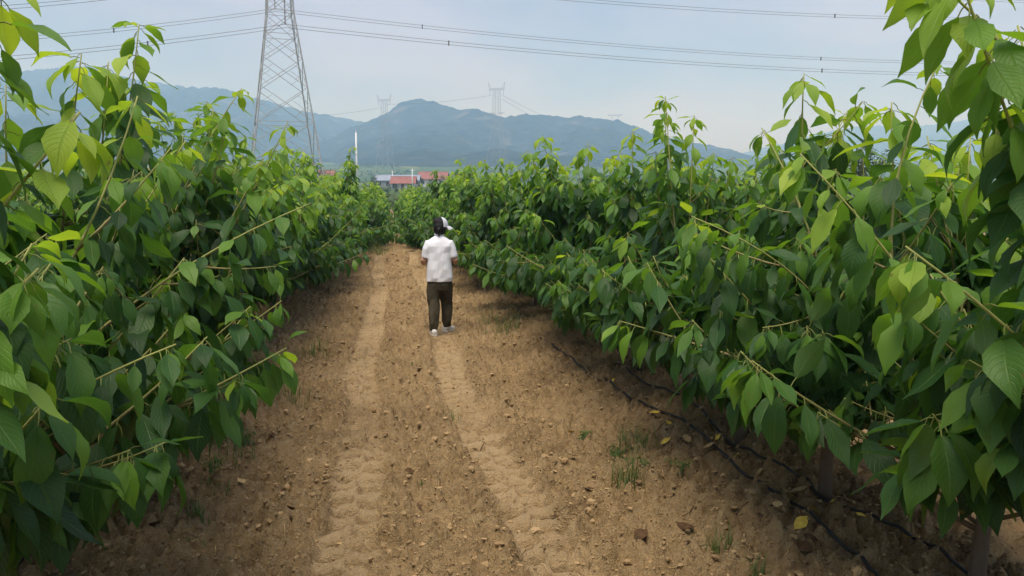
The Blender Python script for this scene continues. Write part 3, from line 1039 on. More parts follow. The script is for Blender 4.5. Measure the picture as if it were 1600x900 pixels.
def debris():
    g = random.Random(8)
    mb = MB()
    for _ in range(520):
        y = 2.7 * 6 ** g.random(); x = g.choice((g.uniform(-1.9, 2.7), g.gauss(0.25, 0.5), g.uniform(1.3, 2.7), g.uniform(-1.8, -0.9)))
        ln = g.uniform(0.03, 0.15); a = g.uniform(0, 6.28)
        bend = g.uniform(-0.6, 0.6)
        pts = []
        for i in range(4):
            t = i / 3
            xx = x + math.cos(a + bend * t) * ln * t; yy = y + math.sin(a + bend * t) * ln * t
            pts.append((xx, yy, ground_z(xx, yy) + 0.006 + 0.006 * math.sin(t * 3)))
        mb.tube(pts, [g.uniform(0.0014, 0.0030)] * 3 + [0.001], 4, g.choice((0, 0, 1)))
    for _ in range(320):
        y = 2.7 * 5 ** g.random(); x = g.choice((g.gauss(2.1, 0.4), g.gauss(1.7, 0.5), g.gauss(-1.3, 0.35)))
        L = g.uniform(0.012, 0.035); a = g.uniform(0, 6.28); z = ground_z(x, y) + 0.008
        ca, sa = math.cos(a), math.sin(a); w = L * g.uniform(.3, .6); k = g.uniform(0.0, 0.014)
        P4 = [(-L, 0, 0), (0, -w, k), (L, 0, k * .4), (0, w, k * 1.3)]
        mb.add([(x + u * ca - v * sa, y + u * sa + v * ca, z + q) for u, v, q in P4], [(0, 1, 3), (1, 2, 3)], g.choice((0, 1, 1)))
    mb.build("straw_litter", [M['tan'], M['brown']], None, True, kind="stuff", label="dry straw and twig litter scattered over the soil", category="litter")


debris()


def fallen_leaf(px, py, size, m, label, group, curl=0.5, yaw=None):
    p = on_ground(px, py)
    seed = int(px * 7 + py)
    r = random.Random(seed)
    V, Fc, UV, MI = leaf_template(7, 2, r.uniform(0.27, 0.36), r.uniform(-0.1, 0.4), curl * r.uniform(-0.8, 0.8), r.uniform(-0.4, 0.4), seed, 0.16, 0.02)
    V = V - np.array([0, 0.65, 0]); V = V * size
    a = r.uniform(0, 6.28) if yaw is None else yaw
    # lie on the local slope
    e = 0.05
    zx = (ground_z(p[0] + e, p[1]) - ground_z(p[0] - e, p[1])) / (2 * e)
    zy = (ground_z(p[0], p[1] + e) - ground_z(p[0], p[1] - e)) / (2 * e)
    o = new_obj("fallen_leaf", mesh_np("fallen_leaf", V, Fc, [m, m], True, MI, None, UV), None, label=label, category="leaf", group=group)
    nv = Vector((-zx, -zy, 1)).normalized()
    q = nv.to_track_quat('Z', 'Y').to_matrix().to_4x4()
    top = max(ground_z(p[0] + dx, p[1] + dy) for dx in (-.03, 0, .03) for dy in (-.03, 0, .03))
    o.matrix_world = Matrix.Translation((p[0], p[1], max(p[2], top - 0.012) + 0.010)) @ q @ Matrix.Rotation(a, 4, 'Z')
    return o


G1 = "yellow leaves fallen by the right row"
for px, py, sz, lab in [
    (1040, 699, 0.085, "round bright yellow fallen leaf lying alone beside the weeds"),
    (957, 596, 0.075, "yellow fallen leaf beside the hose where the right foliage starts"),
    (1104, 671, 0.08, "pale yellow fallen leaf beside a trunk base of the right row"),
    (1073, 686, 0.085, "long tan yellow fallen leaf just below the right hose"),
    (1022, 648, 0.085, "dull yellow fallen leaf touching the right hose"),
    (1108, 697, 0.09, "pale fallen leaf at the foot of a right row trunk"),
    (1252, 821, 0.10, "yellow fallen leaf lying between the two black hoses"),
    (1232, 771, 0.10, "yellowish fallen leaf in the heap beside the hose crossing"),
    (1318, 781, 0.11, "pale tan fallen leaf at the thick trunk's foot beside the hose"),
    (1248, 778, 0.10, "crumpled tan fallen leaf between trunk and hose"),
    (893, 678, 0.07, "small yellow fallen leaf at the edge of the weed patch"),
    (1090, 650, 0.07, "yellow fallen leaf half under the right foliage"),
    (905, 552, 0.075, "yellow fallen leaf under the middle of the right row"),
    (1000, 628, 0.07, "tan fallen leaf among dry litter beside the right hose"),
]:
    fallen_leaf(px, py, sz, M['tan'] if 'tan' in lab or 'pale' in lab and px > 1060 else M['yellow'], lab, G1)
for px, py in ((985, 612), (1045, 668), (1150, 718), (1185, 742), (1300, 800), (1345, 812), (930, 575), (870, 528), (1215, 790), (1420, 862), (1120, 705), (1270, 800)):
    fallen_leaf(px, py, R.uniform(0.05, 0.075), M['yellow'] if px % 3 else M['tan'], "small yellow or tan fallen leaf among the litter beside the right hoses", "small fallen leaves beside the right hoses", 0.9)
fallen_leaf(92, 842, 0.10, M['yellow'], "yellow fallen leaf resting on the left black hose", "yellow leaves fallen by the left row", 0.9)
fallen_leaf(378, 772, 0.08, M['tan'], "pale fallen leaf beside the left foliage edge", "yellow leaves fallen by the left row")
for px, py, sz, lab in [
    (968, 858, 0.13, "large curled tan dead leaf on the path's right shoulder"),
    (1000, 842, 0.12, "dark curled dead leaf next to the large tan one"),
    (1070, 838, 0.12, "brown crumpled dead leaf on the soil bank"),
    (895, 718, 0.08, "dark dead leaf in the gully right of the tyre track"),
    (920, 770, 0.07, "small dark dead leaf in the right gully"),
    (1255, 868, 0.09, "black shrivelled dead leaf below the right hose"),
    (1268, 852, 0.08, "dark brown dead leaf beside the shrivelled black one"),
    (240, 822, 0.10, "dark dead leaf among the twigs on the left bank"),
    (425, 690, 0.09, "dark curled dead leaf on the left shoulder of the path"),
    (455, 800, 0.08, "brown dead leaf beside the left tyre track"),
    (640, 752, 0.06, "small brown dead leaf between the tyre tracks"),
]:
    fallen_leaf(px, py, sz, M['tan'] if ' tan ' in lab and 'next' not in lab else M['brown'], lab, "brown dead leaves on the path", 1.4)


def green_fallen_leaf():
    p = on_ground(824, 868)
    V, Fc, UV, MI = leaf_template(8, 2, 0.33, 0.12, 0.25, 0.1, 3, 0.12, 0.02)
    V = (V - np.array([0, 0.6, 0])) * 0.105
    me = mesh_np("fallen_leaf", V, Fc, [M['leaf'], M['yellow']], True, np.where(Fc.mean(1) % 5 > 3.2, 1, MI), {"tone": np.full(len(V), 0.35)}, UV)
    o = new_obj("fallen_leaf", me, None, label="half green half yellow fallen leaf in the right tyre track", category="leaf")
    o.location = (p[0], p[1], p[2] + 0.022); o.rotation_euler = (0.08, 0.12, 1.5)


green_fallen_leaf()


def grass_tuft(px, py, h, n, spread, label, seed, tone=0.5):
    p = on_ground(px, py)
    r = random.Random(seed)
    root_z = p[2] - 0.01
    V, Fc, T = [], [], []
    for _ in range(n):
        a = r.uniform(0, 6.28); bx, by = r.gauss(0, spread), r.gauss(0, spread)
        gz = ground_z(p[0] + bx, p[1] + by) - p[2]
        ln = h * r.uniform(0.5, 1.1); lean = r.uniform(0.15, 0.9); w = r.uniform(0.0025, 0.0045)
        o = len(V)
        for i in range(4):
            t = i / 3
            d = ln * lean * t * t
            x = bx + math.cos(a) * d; y = by + math.sin(a) * d; z = gz + ln * t * (1 - 0.35 * lean * t)
            ww = w * (1 - t * 0.9)
            V += [(x - math.sin(a) * ww, y + math.cos(a) * ww, z), (x + math.sin(a) * ww, y - math.cos(a) * ww, z)]
            T += [tone + r.uniform(-.05, .05)] * 2
        for i in range(3):
            k = o + 2 * i
            Fc.append((k, k + 1, k + 3, k + 2))
    me = mesh_np("grass_tuft", V, np.array(Fc), [M['weed']], True, None, {"tone": T}, np.tile([0.8, 0.3], (len(V), 1)))
    o = new_obj("grass_tuft", me, None, label=label, category="grass tuft", group="grass tufts along the path")
    o.location = (p[0], p[1], root_z)


def broad_weed(px, py, h, nst, label, seed):
    p = on_ground(px, py)
    r = random.Random(seed)
    root = empty("weed_plant", (p[0], p[1], p[2] - 0.005), 0, label=label, category="weed", group="broad-leaved weeds along the path")
    lv = []
    mb = MB()
    for k in range(nst):
        a = r.uniform(0, 6.28); ln = h * r.uniform(0.6, 1.1); sp = r.uniform(0.3, 1.0) * h
        pts = curve_pts(np.zeros(3), np.array([math.cos(a) * sp * 0.3, math.sin(a) * sp * 0.3, ln * 0.7]), np.array([math.cos(a) * sp, math.sin(a) * sp, ln]), 6)
        mb.tube(pts, np.linspace(0.0022, 0.001, 6), 4)
        leaves_along(pts, 0.15, 0.018, r.uniform(0.026, 0.04), r, lv, 0.3, 0, 0.15)
    mb.build("stem", M['petiole'], root, True)
    new_obj("foliage", join_leaves("foliage", [q[:6] for q in lv], LO, [M['weed'], M['petiole']]), root, kind="stuff")


TUFTS = [(985, 745, 0.20, 46, 0.07, "largest grass tuft in the weedy gully right of the path"),
         (975, 690, 0.17, 34, 0.06, "grass tuft higher up in the weedy gully"),
         (1005, 700, 0.13, 22, 0.05, "small grass tuft behind the yellow leaf"),
         (795, 520, 0.26, 50, 0.16, "wide grass tuft under the right foliage near the person"),
         (770, 498, 0.22, 40, 0.14, "grass tuft beside the person under the right foliage"),
         (312, 808, 0.13, 22, 0.03, "upright dark grass tuft on the left bank"),
         (365, 712, 0.15, 40, 0.09, "wispy grass tuft below the left foliage edge"),
         (340, 755, 0.09, 26, 0.06, "low grass tuft between the left foliage and the bank"),
         (490, 560, 0.22, 40, 0.12, "grass tuft below the left row, level with the person"),
         (455, 610, 0.18, 36, 0.10, "grass tuft under the low hanging left branches"),
         (646, 574, 0.08, 14, 0.02, "tiny green grass tuft between the tracks below the person"),
         (712, 655, 0.10, 16, 0.03, "thin grass tuft beside the right tyre track"),
         (655, 755, 0.06, 10, 0.02, "tiny grass sprig in the middle of the path"),
         (1125, 868, 0.12, 30, 0.03, "upright bluish grass tuft at the bottom of the right bank"),
         (1185, 885, 0.08, 24, 0.025, "low grass tuft at the bottom edge under the right hose"),
         (300, 845, 0.05, 12, 0.04, "low pale grass tuft at the bottom of the left bank"),
         (590, 398, 0.35, 140, 0.17, "bright grass clump on the left of the path at the rise")]
for i, (px, py, h, n, sp, lab) in enumerate(TUFTS):
    grass_tuft(px, py, h * 1.25, int(n * 1.6), sp, lab, 40 + i, 0.85 if 'bright' in lab else 0.45)
for i, (px, py, h, nst, lab) in enumerate([(960, 722, 0.14, 9, "broad-leaved weed among grass in the right gully"), (1060, 742, 0.13, 6, "small broad-leaved weed on the right bank"),
                                           (1000, 735, 0.10, 7, "low broad-leaved weed beside the largest grass tuft"), (910, 685, 0.09, 5, "little weed next to the small yellow leaf"),
                                           (1075, 805, 0.08, 6, "dark little weed on the lower right bank"), (880, 722, 0.05, 4, "tiny weed in the gully near the dark leaf"),
                                           (385, 702, 0.16, 8, "sparse weed under the left foliage edge"), (330, 735, 0.10, 6, "weed between dry twigs on the left bank")]):
    broad_weed(px, py, h, nst, lab, 90 + i)


def hose(pix, label, rad=0.0085):
    pts = [on_ground(a, b)[:2] for a, b in pix]
    P = np.array(pts)
    t = np.linspace(0, 1, len(P)); T = np.linspace(0, 1, 150)
    # smooth the polyline
    X = np.interp(T, t, P[:, 0]); Y = np.interp(T, t, P[:, 1])
    for _ in range(12):
        X[1:-1] = (X[:-2] + 2 * X[1:-1] + X[2:]) / 4; Y[1:-1] = (Y[:-2] + 2 * Y[1:-1] + Y[2:]) / 4
    Z0 = ground_z(X, Y); Z = Z0.copy()
    for _ in range(40):
        Z[1:-1] = (Z[:-2] + 2 * Z[1:-1] + Z[2:]) / 4
    Z = np.maximum(Z, Z0)
    for _ in range(4):
        Z[1:-1] = (Z[:-2] + 2 * Z[1:-1] + Z[2:]) / 4
    Z = Z + 0.008
    mb = MB()
    mb.tube(np.stack([X, Y, Z + rad * 0.8], 1), rad, 8)
    mb.build("irrigation_hose", M['hose'], None, True, label=label, category="hose", group="drip irrigation hoses")


hose([(1400, 935), (1360, 895), (1290, 838), (1200, 767), (1130, 712), (1060, 662), (1000, 632), (950, 600), (915, 570), (880, 545), (840, 510)], "black irrigation hose running along the path side of the right row")
hose([(1580, 930), (1515, 897), (1400, 840), (1290, 785), (1235, 745), (1150, 690), (1080, 640), (1020, 604), (960, 570)], "black irrigation hose passing the trunks of the right row")
hose([(-60, 960), (25, 895), (100, 832), (180, 762), (245, 702), (330, 640), (400, 580)], "black irrigation hose under the left row", 0.0095)

# ------------------------------------------------------------------ the walking person


def ring(c, rx, ry, n, tilt=None, sq=2.3):
    out = []
    for k in range(n):
        a = 2 * math.pi * k / n
        ca, sa = math.cos(a), math.sin(a)
        x = math.copysign(abs(ca) ** (2 / sq), ca) * rx; y = math.copysign(abs(sa) ** (2 / sq), sa) * ry
        v = Vector((x, y, 0))
        if tilt is not None:
            v = tilt @ v
        out.append((c[0] + v.x, c[1] + v.y, c[2] + v.z))
    return out


def loft(mb, rings, mi=0):
    n = len(rings[0]); V = []; Fc = []
    for r in rings:
        V += r
    for i in range(len(rings) - 1):
        for k in range(n):
            a = i * n + k; b = i * n + (k + 1) % n
            Fc.append((a, b, b + n, a + n))
    Fc.append(tuple(range(n))[::-1]); Fc.append(tuple((len(rings) - 1) * n + k for k in range(n)))
    mb.add(V, Fc, mi)


def limb(mb, pts, rx, ry=None, n=14, sq=2.0):
    """tapered limb along points with rings square to it"""
    ry = ry or rx
    P = [Vector(p) for p in pts]; rings = []
    for i, p in enumerate(P):
        t = (P[min(i + 1, len(P) - 1)] - P[max(i - 1, 0)]).normalized()
        ref = Vector((1, 0, 0)) if abs(t.x) < 0.9 else Vector((0, 1, 0))
        yv = t.cross(ref).normalized(); xv = yv.cross(t).normalized()
        tm = Matrix((xv, yv, t)).transposed()
        rings.append(ring(p, rx[i], ry[i], n, tm, sq))
    loft(mb, rings)


def voxel(o, size, smooth=6, fac=0.5):
    m = o.modifiers.new("remesh", 'REMESH'); m.mode = 'VOXEL'; m.voxel_size = size; m.use_smooth_shade = True
    s_ = o.modifiers.new("smooth", 'SMOOTH'); s_.iterations = smooth; s_.factor = fac


def person():
    fxy = [(PERSON_XY[0] + a, PERSON_XY[1] + b) for a in (-.12, -.06, 0, .06, .12) for b in (-.25, -.15, -.05, .05, .15, .25)]
    foot = (PERSON_XY[0], PERSON_XY[1], float(np.mean([ground_z(*q) for q in fxy])))
    root = empty("person", (foot[0], foot[1], foot[2] + 0.005), math.radians(-4), label="person in white shirt, dark trousers and pale cap walking away between the rows", category="person")
    root.scale = (0.93, 0.93, 0.93)
    # feet: left one behind (nearer the camera), right one a step ahead, toes turned out
    lf = (-0.085, -0.17); rf = (0.09, 0.15)
    # body: one continuous surface
    mb = MB()
    limb(mb, [(0, 0, 0.80), (0, 0.0, 0.95), (0, 0.01, 1.10), (0, 0.01, 1.22), (0, 0.005, 1.30), (0, 0.01, 1.36)], [.15, .145, .15, .15, .10, .052], [.10, .095, .10, .10, .08, .05])
    limb(mb, [(0, 0.01, 1.33), (0, 0.02, 1.42)], [.052, .05], [.052, .05])
    limb(mb, [(0, 0.035, 1.385), (0.004, 0.04, 1.42), (0.008, 0.04, 1.47), (0.01, 0.04, 1.53), (0.01, 0.035, 1.58), (0.01, 0.03, 1.605)], [.045, .062, .074, .077, .060, .02], [.05, .075, .090, .094, .072, .02])
    for s_ in (-1, 1):
        limb(mb, [(s_ * .09, 0, 1.285), (s_ * .135, -.005, 1.262), (s_ * .188, -.010, 1.16), (s_ * .220, -.025, 1.04), (s_ * .222, .03, 1.005), (s_ * .185, .14, 1.03), (s_ * .14, .235, 1.055)],
             [.05, .052, .044, .040, .039, .034, .026])
        # palm, fingers and thumb, closed loosely in front of the belly
        limb(mb, [(s_ * .145, .225, 1.053), (s_ * .115, .275, 1.06), (s_ * .085, .305, 1.062)], [.022, .024, .020], [.034, .040, .038])
        for k in range(4):
            z = 1.092 - 0.021 * k; L = (0.034, 0.038, 0.035, 0.027)[k]
            limb(mb, [(s_ * .088, .302, z), (s_ * .062, .302 + L * .7, z), (s_ * .040, .300 + L * .55, z - .002), (s_ * .036, .290 + L * .1, z - .003)], [.0095, .009, .0085, .007], n=8)
        limb(mb, [(s_ * .118, .262, 1.088), (s_ * .098, .272, 1.112), (s_ * .072, .292, 1.118)], [.012, .0105, .008], n=8)
        # legs
        fx, fy = lf if s_ < 0 else rf
        limb(mb, [(s_ * .075, 0, .84), (s_ * .085, fy * .25 + .01, .62), (s_ * .09, fy * .55 + .03, .44), (s_ * .093, fy * .8 - .005, .26), (fx, fy - .01, .07), (fx, fy, .03)],
             [.085, .072, .053, .052, .036, .036])
        # ears
        limb(mb, [(s_ * .072 + .01, .045, 1.455), (s_ * .088 + .01, .035, 1.475), (s_ * .084 + .01, .035, 1.50)], [.009, .012, .008], n=8)
    # face: nose, brow, lips (away from the camera)
    limb(mb, [(0.03, .125, 1.505), (0.034, .143, 1.475), (0.034, .138, 1.462)], [.008, .013, .009], n=8)
    limb(mb, [(-.01, .117, 1.432), (.03, .130, 1.432), (.06, .112, 1.432)], [.007, .009, .007], n=8)
    body = mb.build("body", M['skin'], root, True)
    voxel(body, 0.0065, 3, 0.4)
    # shirt
    mb = MB()
    n = 28
    R_ = lambda z, rx, ry, cx=0.0, cy=0.0: ring((cx, cy, z), rx, ry, n, None, 2.35)
    loft(mb, [R_(.745, .186, .138, -.002, -.012), R_(.80, .192, .142, -.002, -.012), R_(.92, .182, .142, 0, -.010), R_(1.04, .174, .138, 0, -.005), R_(1.15, .176, .136, 0, 0),
              R_(1.24, .196, .130, 0, .0), R_(1.30, .178, .112, 0, .004), R_(1.345, .120, .088, 0, .006), R_(1.375, .074, .070, 0, .010), R_(1.405, .062, .064, 0, .014)])
    for s_ in (-1, 1):
        limb(mb, [(s_ * .09, .0, 1.275), (s_ * .140, 0, 1.265), (s_ * .178, -.006, 1.19), (s_ * .196, -.008, 1.105), (s_ * .202, -.008, 1.075)], [.082, .078, .066, .062, .062], [.088, .092, .084, .080, .08])
    # hem folds
    mb.v = [(x * .97 + .008 * math.sin(z * 30 + x * 22) * (0.4 + 1.3 * max(0, 1.1 - z)), y + .011 * math.sin(x * 34 + z * 15) * (0.3 + 1.6 * max(0, 1.12 - z)) + .004 * math.sin(z * 42 - x * 25), z) for x, y, z in mb.v]
    sh = mb.build("shirt", M['shirt'], root, True)
    voxel(sh, 0.009, 4, 0.45)
    mb = MB()
    loft(mb, [ring((0, .008, 1.392), .071, .071, 20), ring((0, .014, 1.405), .069, .068, 20), ring((0, .018, 1.432), .058, .058, 20)])
    mb.build("collar", M['shirt'], sh, True)
    # a dark under-layer shows as a line below the hem
    mb = MB()
    loft(mb, [R_(.728, .172, .126, 0, -.010), R_(.76, .174, .128, 0, -.010)])
    mb.build("undershirt_hem", M['belt'], root, True)
    # trousers
    mb = MB()
    loft(mb, [R_(.62, .150, .120, 0, -.004), R_(.70, .168, .128, 0, -.010), R_(.80, .165, .122, 0, -.006), R_(.90, .150, .112)])
    for s_ in (-1, 1):
        fx, fy = lf if s_ < 0 else rf
        limb(mb, [(s_ * .078, -.004, .72), (s_ * .084, fy * .22 + .02, .60), (s_ * .088, fy * .45 + .045, .48), (s_ * .090, fy * .62 + .045, .40), (s_ * .092, fy * .8 + .005, .28), (s_ * .094, fy * .92 - .012, .16), (fx, fy - .012, .085), (fx, fy - .012, .07)],
             [.098, .096, .090, .084, .078, .068, .058, .052], [.116, .106, .098, .092, .086, .076, .064, .058])
    mb.v = [(x + .010 * math.sin(z * 40 + y * 30) * (z < .66), y + .012 * math.sin(z * 47 + x * 30) * (z < .6), z) for x, y, z in mb.v]
    tr = mb.build("trousers", M['trouser'], root, True)
    voxel(tr, 0.0085, 4, 0.45)
    # shoes with soles
    for s_, (fx, fy), toe in ((-1, lf, 0.12), (1, rf, -0.62)):
        mb = MB()
        ca, sa = math.cos(toe), math.sin(toe)
        T = lambda x, y, z: (fx + x * ca - y * sa, fy + x * sa + y * ca, z)

        def sring(y, rx, z0, z1, k=14):
            return [T(rx * math.cos(2 * math.pi * i / k), y, (z0 + z1) / 2 + (z1 - z0) / 2 * math.sin(2 * math.pi * i / k)) for i in range(k)]
        loft(mb, [sring(-.075, .018, .03, .085), sring(-.06, .038, .018, .105), sring(-.02, .042, .018, .110), sring(.03, .042, .018, .100), sring(.08, .047, .018, .078), sring(.13, .046, .018, .064), sring(.165, .033, .018, .052), sring(.18, .012, .022, .040)])
        shoe = mb.build("shoe", M['shoe'], root, True)
        mb = MB()
        out = [(-.078, .022), (-.06, .040), (-.02, .043), (.03, .042), (.08, .049), (.13, .048), (.165, .036), (.184, .014)]
        loop = [T(w, y, 0) for y, w in out] + [T(-w, y, 0) for y, w in out[::-1]]
        nn = len(loop)
        mb.add([(x, y, .0) for x, y, z in loop] + [(x, y, .026) for x, y, z in loop],
               [tuple(range(nn))[::-1], tuple(range(nn, 2 * nn))] + [(i, (i + 1) % nn, nn + (i + 1) % nn, nn + i) for i in range(nn)])
        mb.build("sole", M['sole'], shoe)
    # hair gathered below the cap
    mb = MB()
    cx, cy = .008, .025
    loft(mb, [ring((cx - .002, -.020, 1.395), .040, .034, 18), ring((cx, -.014, 1.41), .064, .054, 18), ring((cx, .004, 1.44), .081, .084, 18), ring((cx, cy - .008, 1.49), .089, .102, 18), ring((cx, cy - .006, 1.54), .086, .100, 18), ring((cx, cy, 1.585), .066, .078, 18), ring((cx, cy, 1.612), .028, .03, 18)])
    hair = mb.build("hair", M['hair'], root, True)
    mb = MB()
    limb(mb, [(cx - .01, -.070, 1.50), (cx - .012, -.088, 1.47), (cx - .012, -.075, 1.42), (cx - .008, -.055, 1.385)], [.022, .030, .026, .010], n=10)
    mb.build("ponytail", M['hair'], hair, True)
    # cap, worn with its brim turned to the right
    brim = math.radians(-74)                      # from straight ahead (+y) towards the right
    bd = Vector((-math.sin(brim), math.cos(brim), 0)); bs = Vector((bd.y, -bd.x, 0))
    mb = MB()
    N = 22; rings = []
    for z, r in ((1.512, .104), (1.545, .103), (1.58, .092), (1.608, .070), (1.628, .040), (1.634, .012)):
        rr_ = []
        for k in range(N):
            a = 2 * math.pi * k / N
            d = bd * math.cos(a) + bs * math.sin(a)
            # the shell is cut away at the back so the dark hair shows
            cut = max(0.0, -math.cos(a) - 0.25)
            rr_.append((cx + d.x * r * (1 - .02 * cut) + bd.x * .012, cy + d.y * r + bd.y * .012, z + cut * 0.055 * (1 if z < 1.59 else 0.3)))
        rings.append(rr_)
    loft(mb, rings)
    capo = mb.build("cap", M['cap_back'], root, True)
    # pale front panel over the brim; the rest of the cap is dark
    mb = MB(); K2 = 11; V = []; Fc = []
    prof = ((1.505, .108), (1.545, .107), (1.582, .096), (1.612, .073), (1.634, .040), (1.640, .006))
    for z, r in prof:
        for k in range(K2):
            a = (k / (K2 - 1) - .5) * 2.9
            d = bd * math.cos(a) + bs * math.sin(a)
            V.append((cx + d.x * r + bd.x * .012, cy + d.y * r + bd.y * .012, z))
    for i in range(len(prof) - 1):
        for k in range(K2 - 1):
            q = i * K2 + k; Fc.append((q, q + 1, q + 1 + K2, q + K2))
    mb.add(V, Fc)
    mb.build("front_panel", M['cap'], capo, True)
    mb = MB()
    V = []; Fc = []
    K = 13
    for layer in (0, 1):
        for j, (rad, dz) in enumerate(((.085, 0), (.135, -.010), (.178, -.034))):
            for k in range(K):
                a = (k / (K - 1) - .5) * 2.1
                edge = 1 - 0.10 * (j == 2) * abs(a) ** 2
                d = bd * math.cos(a) + bs * math.sin(a)
                q = d * (rad * edge if j == 0 else .085) + (bd * math.cos(a * .55) + bs * math.sin(a * .8)) * (rad * edge - .085 if j else 0) * (1 - .25 * abs(a))
                V.append((cx + q.x + bd.x * .012, cy + q.y + bd.y * .012, 1.522 + dz - .012 * abs(a) * j - layer * .005))
    m_ = 3 * K
    for j in range(2):
        for k in range(K - 1):
            a = j * K + k
            Fc.append((a, a + 1, a + 1 + K, a + K)); Fc.append((m_ + a + K, m_ + a + K + 1, m_ + a + 1, m_ + a))
    for k in range(K - 1):
        a = 2 * K + k; Fc.append((a, a + 1, m_ + a + 1, m_ + a))
    mb.add(V, Fc)
    mb.build("brim", M['cap'], capo, True)
    # eyes
    for e in (-.022, .050):
        mb = MB(); mb.add(ICO_V * .010 + np.array([e, .118, 1.490]), [tuple(f) for f in ICO_F.tolist()])
        mb.build("eye", M['hair'], body, True)


person()

# ------------------------------------------------------------------ pylons and power lines


def pylon(pos, rz, label, levels, arms, horns=None, leg_r=0.15, br_r=0.075, rings=(), detail=True):
    """levels: (z, half width); arms: (z, reach, drop); local x is the line's direction, y the arm direction"""
    root = empty("power_pylon", pos, rz, label=label, category="pylon", group="steel lattice pylons")
    for sx in (-1, 1):
        for sy in (-1, 1):
            mb = MB(); mb.tube([(sx * h, sy * h, z) for z, h in levels], leg_r, 4)
            mb.build("leg", M['steel'], root)
    for face in range(4):
        mb = MB()
        c, s_ = ((1, 0), (0, 1), (-1, 0), (0, -1))[face]
        rot = lambda x, y, z: (x * c - y * s_, x * s_ + y * c, z)
        for i in range(len(levels) - 1):
            (z0, h0), (z1, h1) = levels[i], levels[i + 1]
            A, B = rot(h0, -h0, z0), rot(h0, h0, z0); C, D = rot(h1, -h1, z1), rot(h1, h1, z1)
            mb.tube([A, D], br_r, 4); mb.tube([B, C], br_r, 4)
            if detail:
                zm, hm = (z0 + z1) / 2, (h0 + h1) / 2
                for sg in (-1, 1):
                    q0 = rot(hm, sg * hm, zm); 
                    mb.tube([q0, rot((h0 + hm) / 2, sg * hm * .5, (z0 + zm) / 2)], br_r * .6, 4)
                    mb.tube([q0, rot((h1 + hm) / 2, sg * hm * .5, (z1 + zm) / 2)], br_r * .6, 4)
            if i in rings:
                mb.tube([A, B], br_r, 4)
        mb.build("lattice_face", M['steel'], root)
    for z, reach, hgt in arms:
        hw = float(np.interp(z, [q[0] for q in levels], [q[1] for q in levels]))
        for sg in (-1, 1):
            mb = MB()
            tip = (0, sg * reach, z)
            for sx in (-1, 1):
                mb.tube([(sx * hw, sg * hw, z), tip], br_r * 1.1, 4)
                mb.tube([(sx * hw, sg * hw, z + hgt), tip], br_r * 1.1, 4)
            nseg = 4
            for k in range(1, nseg):
                t = k / nseg
                lo = [np.array((sx * hw, sg * hw, z)) * (1 - t) + np.array(tip) * t for sx in (-1, 1)]
                hi = [np.array((sx * hw, sg * hw, z + hgt)) * (1 - t) + np.array(tip) * t for sx in (-1, 1)]
                mb.tube([lo[0], lo[1]], br_r * .7, 4); mb.tube([lo[0], hi[0]], br_r * .7, 4); mb.tube([lo[1], hi[1]], br_r * .7, 4)
            mb.build("crossarm", M['steel'], root)
    if horns:
        z, half, hh = horns
        mb = MB()
        for sx in (-1, 1):
            mb.tube([(sx * .9, -half, z), (sx * .9, half, z)], br_r * 1.3, 4)
            mb.tube([(sx * .9, -half * .9, z + 1.3), (sx * .9, half * .9, z + 1.3)], br_r * 1.3, 4)
            for k in range(9):
                y0 = -half + k * half / 4.5; y1 = y0 + half / 4.5
                mb.tube([(sx * .9, y0, z if k % 2 else z + 1.3), (sx * .9, y1, z + 1.3 if k % 2 else z)], br_r, 4)
        mb.build("top_beam", M['steel'], root)
        for sg in (-1, 1):
            mb = MB()
            for sx in (-1, 1):
                mb.tube([(sx * .8, sg * half, z), (0, sg * half * 1.12, z + hh)], br_r * 1.2, 4)
                mb.tube([(sx * .8, sg * half * .75, z + 1.2), (0, sg * half * 1.12, z + hh)], br_r * 1.2, 4)
            mb.build("earth_wire_peak", M['steel'], root)
            mb = MB(); mb.tube([(0, sg * half * .92, z), (0, sg * half * .92, z - 4.5)], .14, 6)
            mb.build("insulator", M['glassy'], root)
    return root


def insulator(root, top, bot):
    mb = MB()
    top, bot = np.array(top), np.array(bot)
    n = 26
    pts = [top + (bot - top) * i / n for i in range(n + 1)]
    mb.tube(pts, [0.045 if i % 2 else 0.11 for i in range(n + 1)], 8)
    mb.build("insulator", M['glassy'], root, True)


TD = 110.0
tb = at(447, 300, TD); tb[2] = float(ground_low(tb[0], tb[1]))
PHI = math.radians(21) + (-YAW)
big = pylon((tb[0], tb[1], tb[2] - 0.3), PHI, "tall steel lattice pylon rising out of the picture behind the left trees",
            [(0, 5.3), (6.2, 4.46), (11.6, 3.72), (16.3, 3.08), (20.2, 2.56), (23.5, 2.12), (26.6, 1.72), (29.4, 1.62), (32.2, 1.52), (35.0, 1.42), (38.0, 1.3), (41.0, 1.15), (44, 0.95), (48, 0.25)],
            [(33.2, 7.6, 2.2), (41.5, 6.2, 2.0)], None, 0.095, 0.042, (2, 5, 6, 9))
INV = big.matrix_basis.inverted()


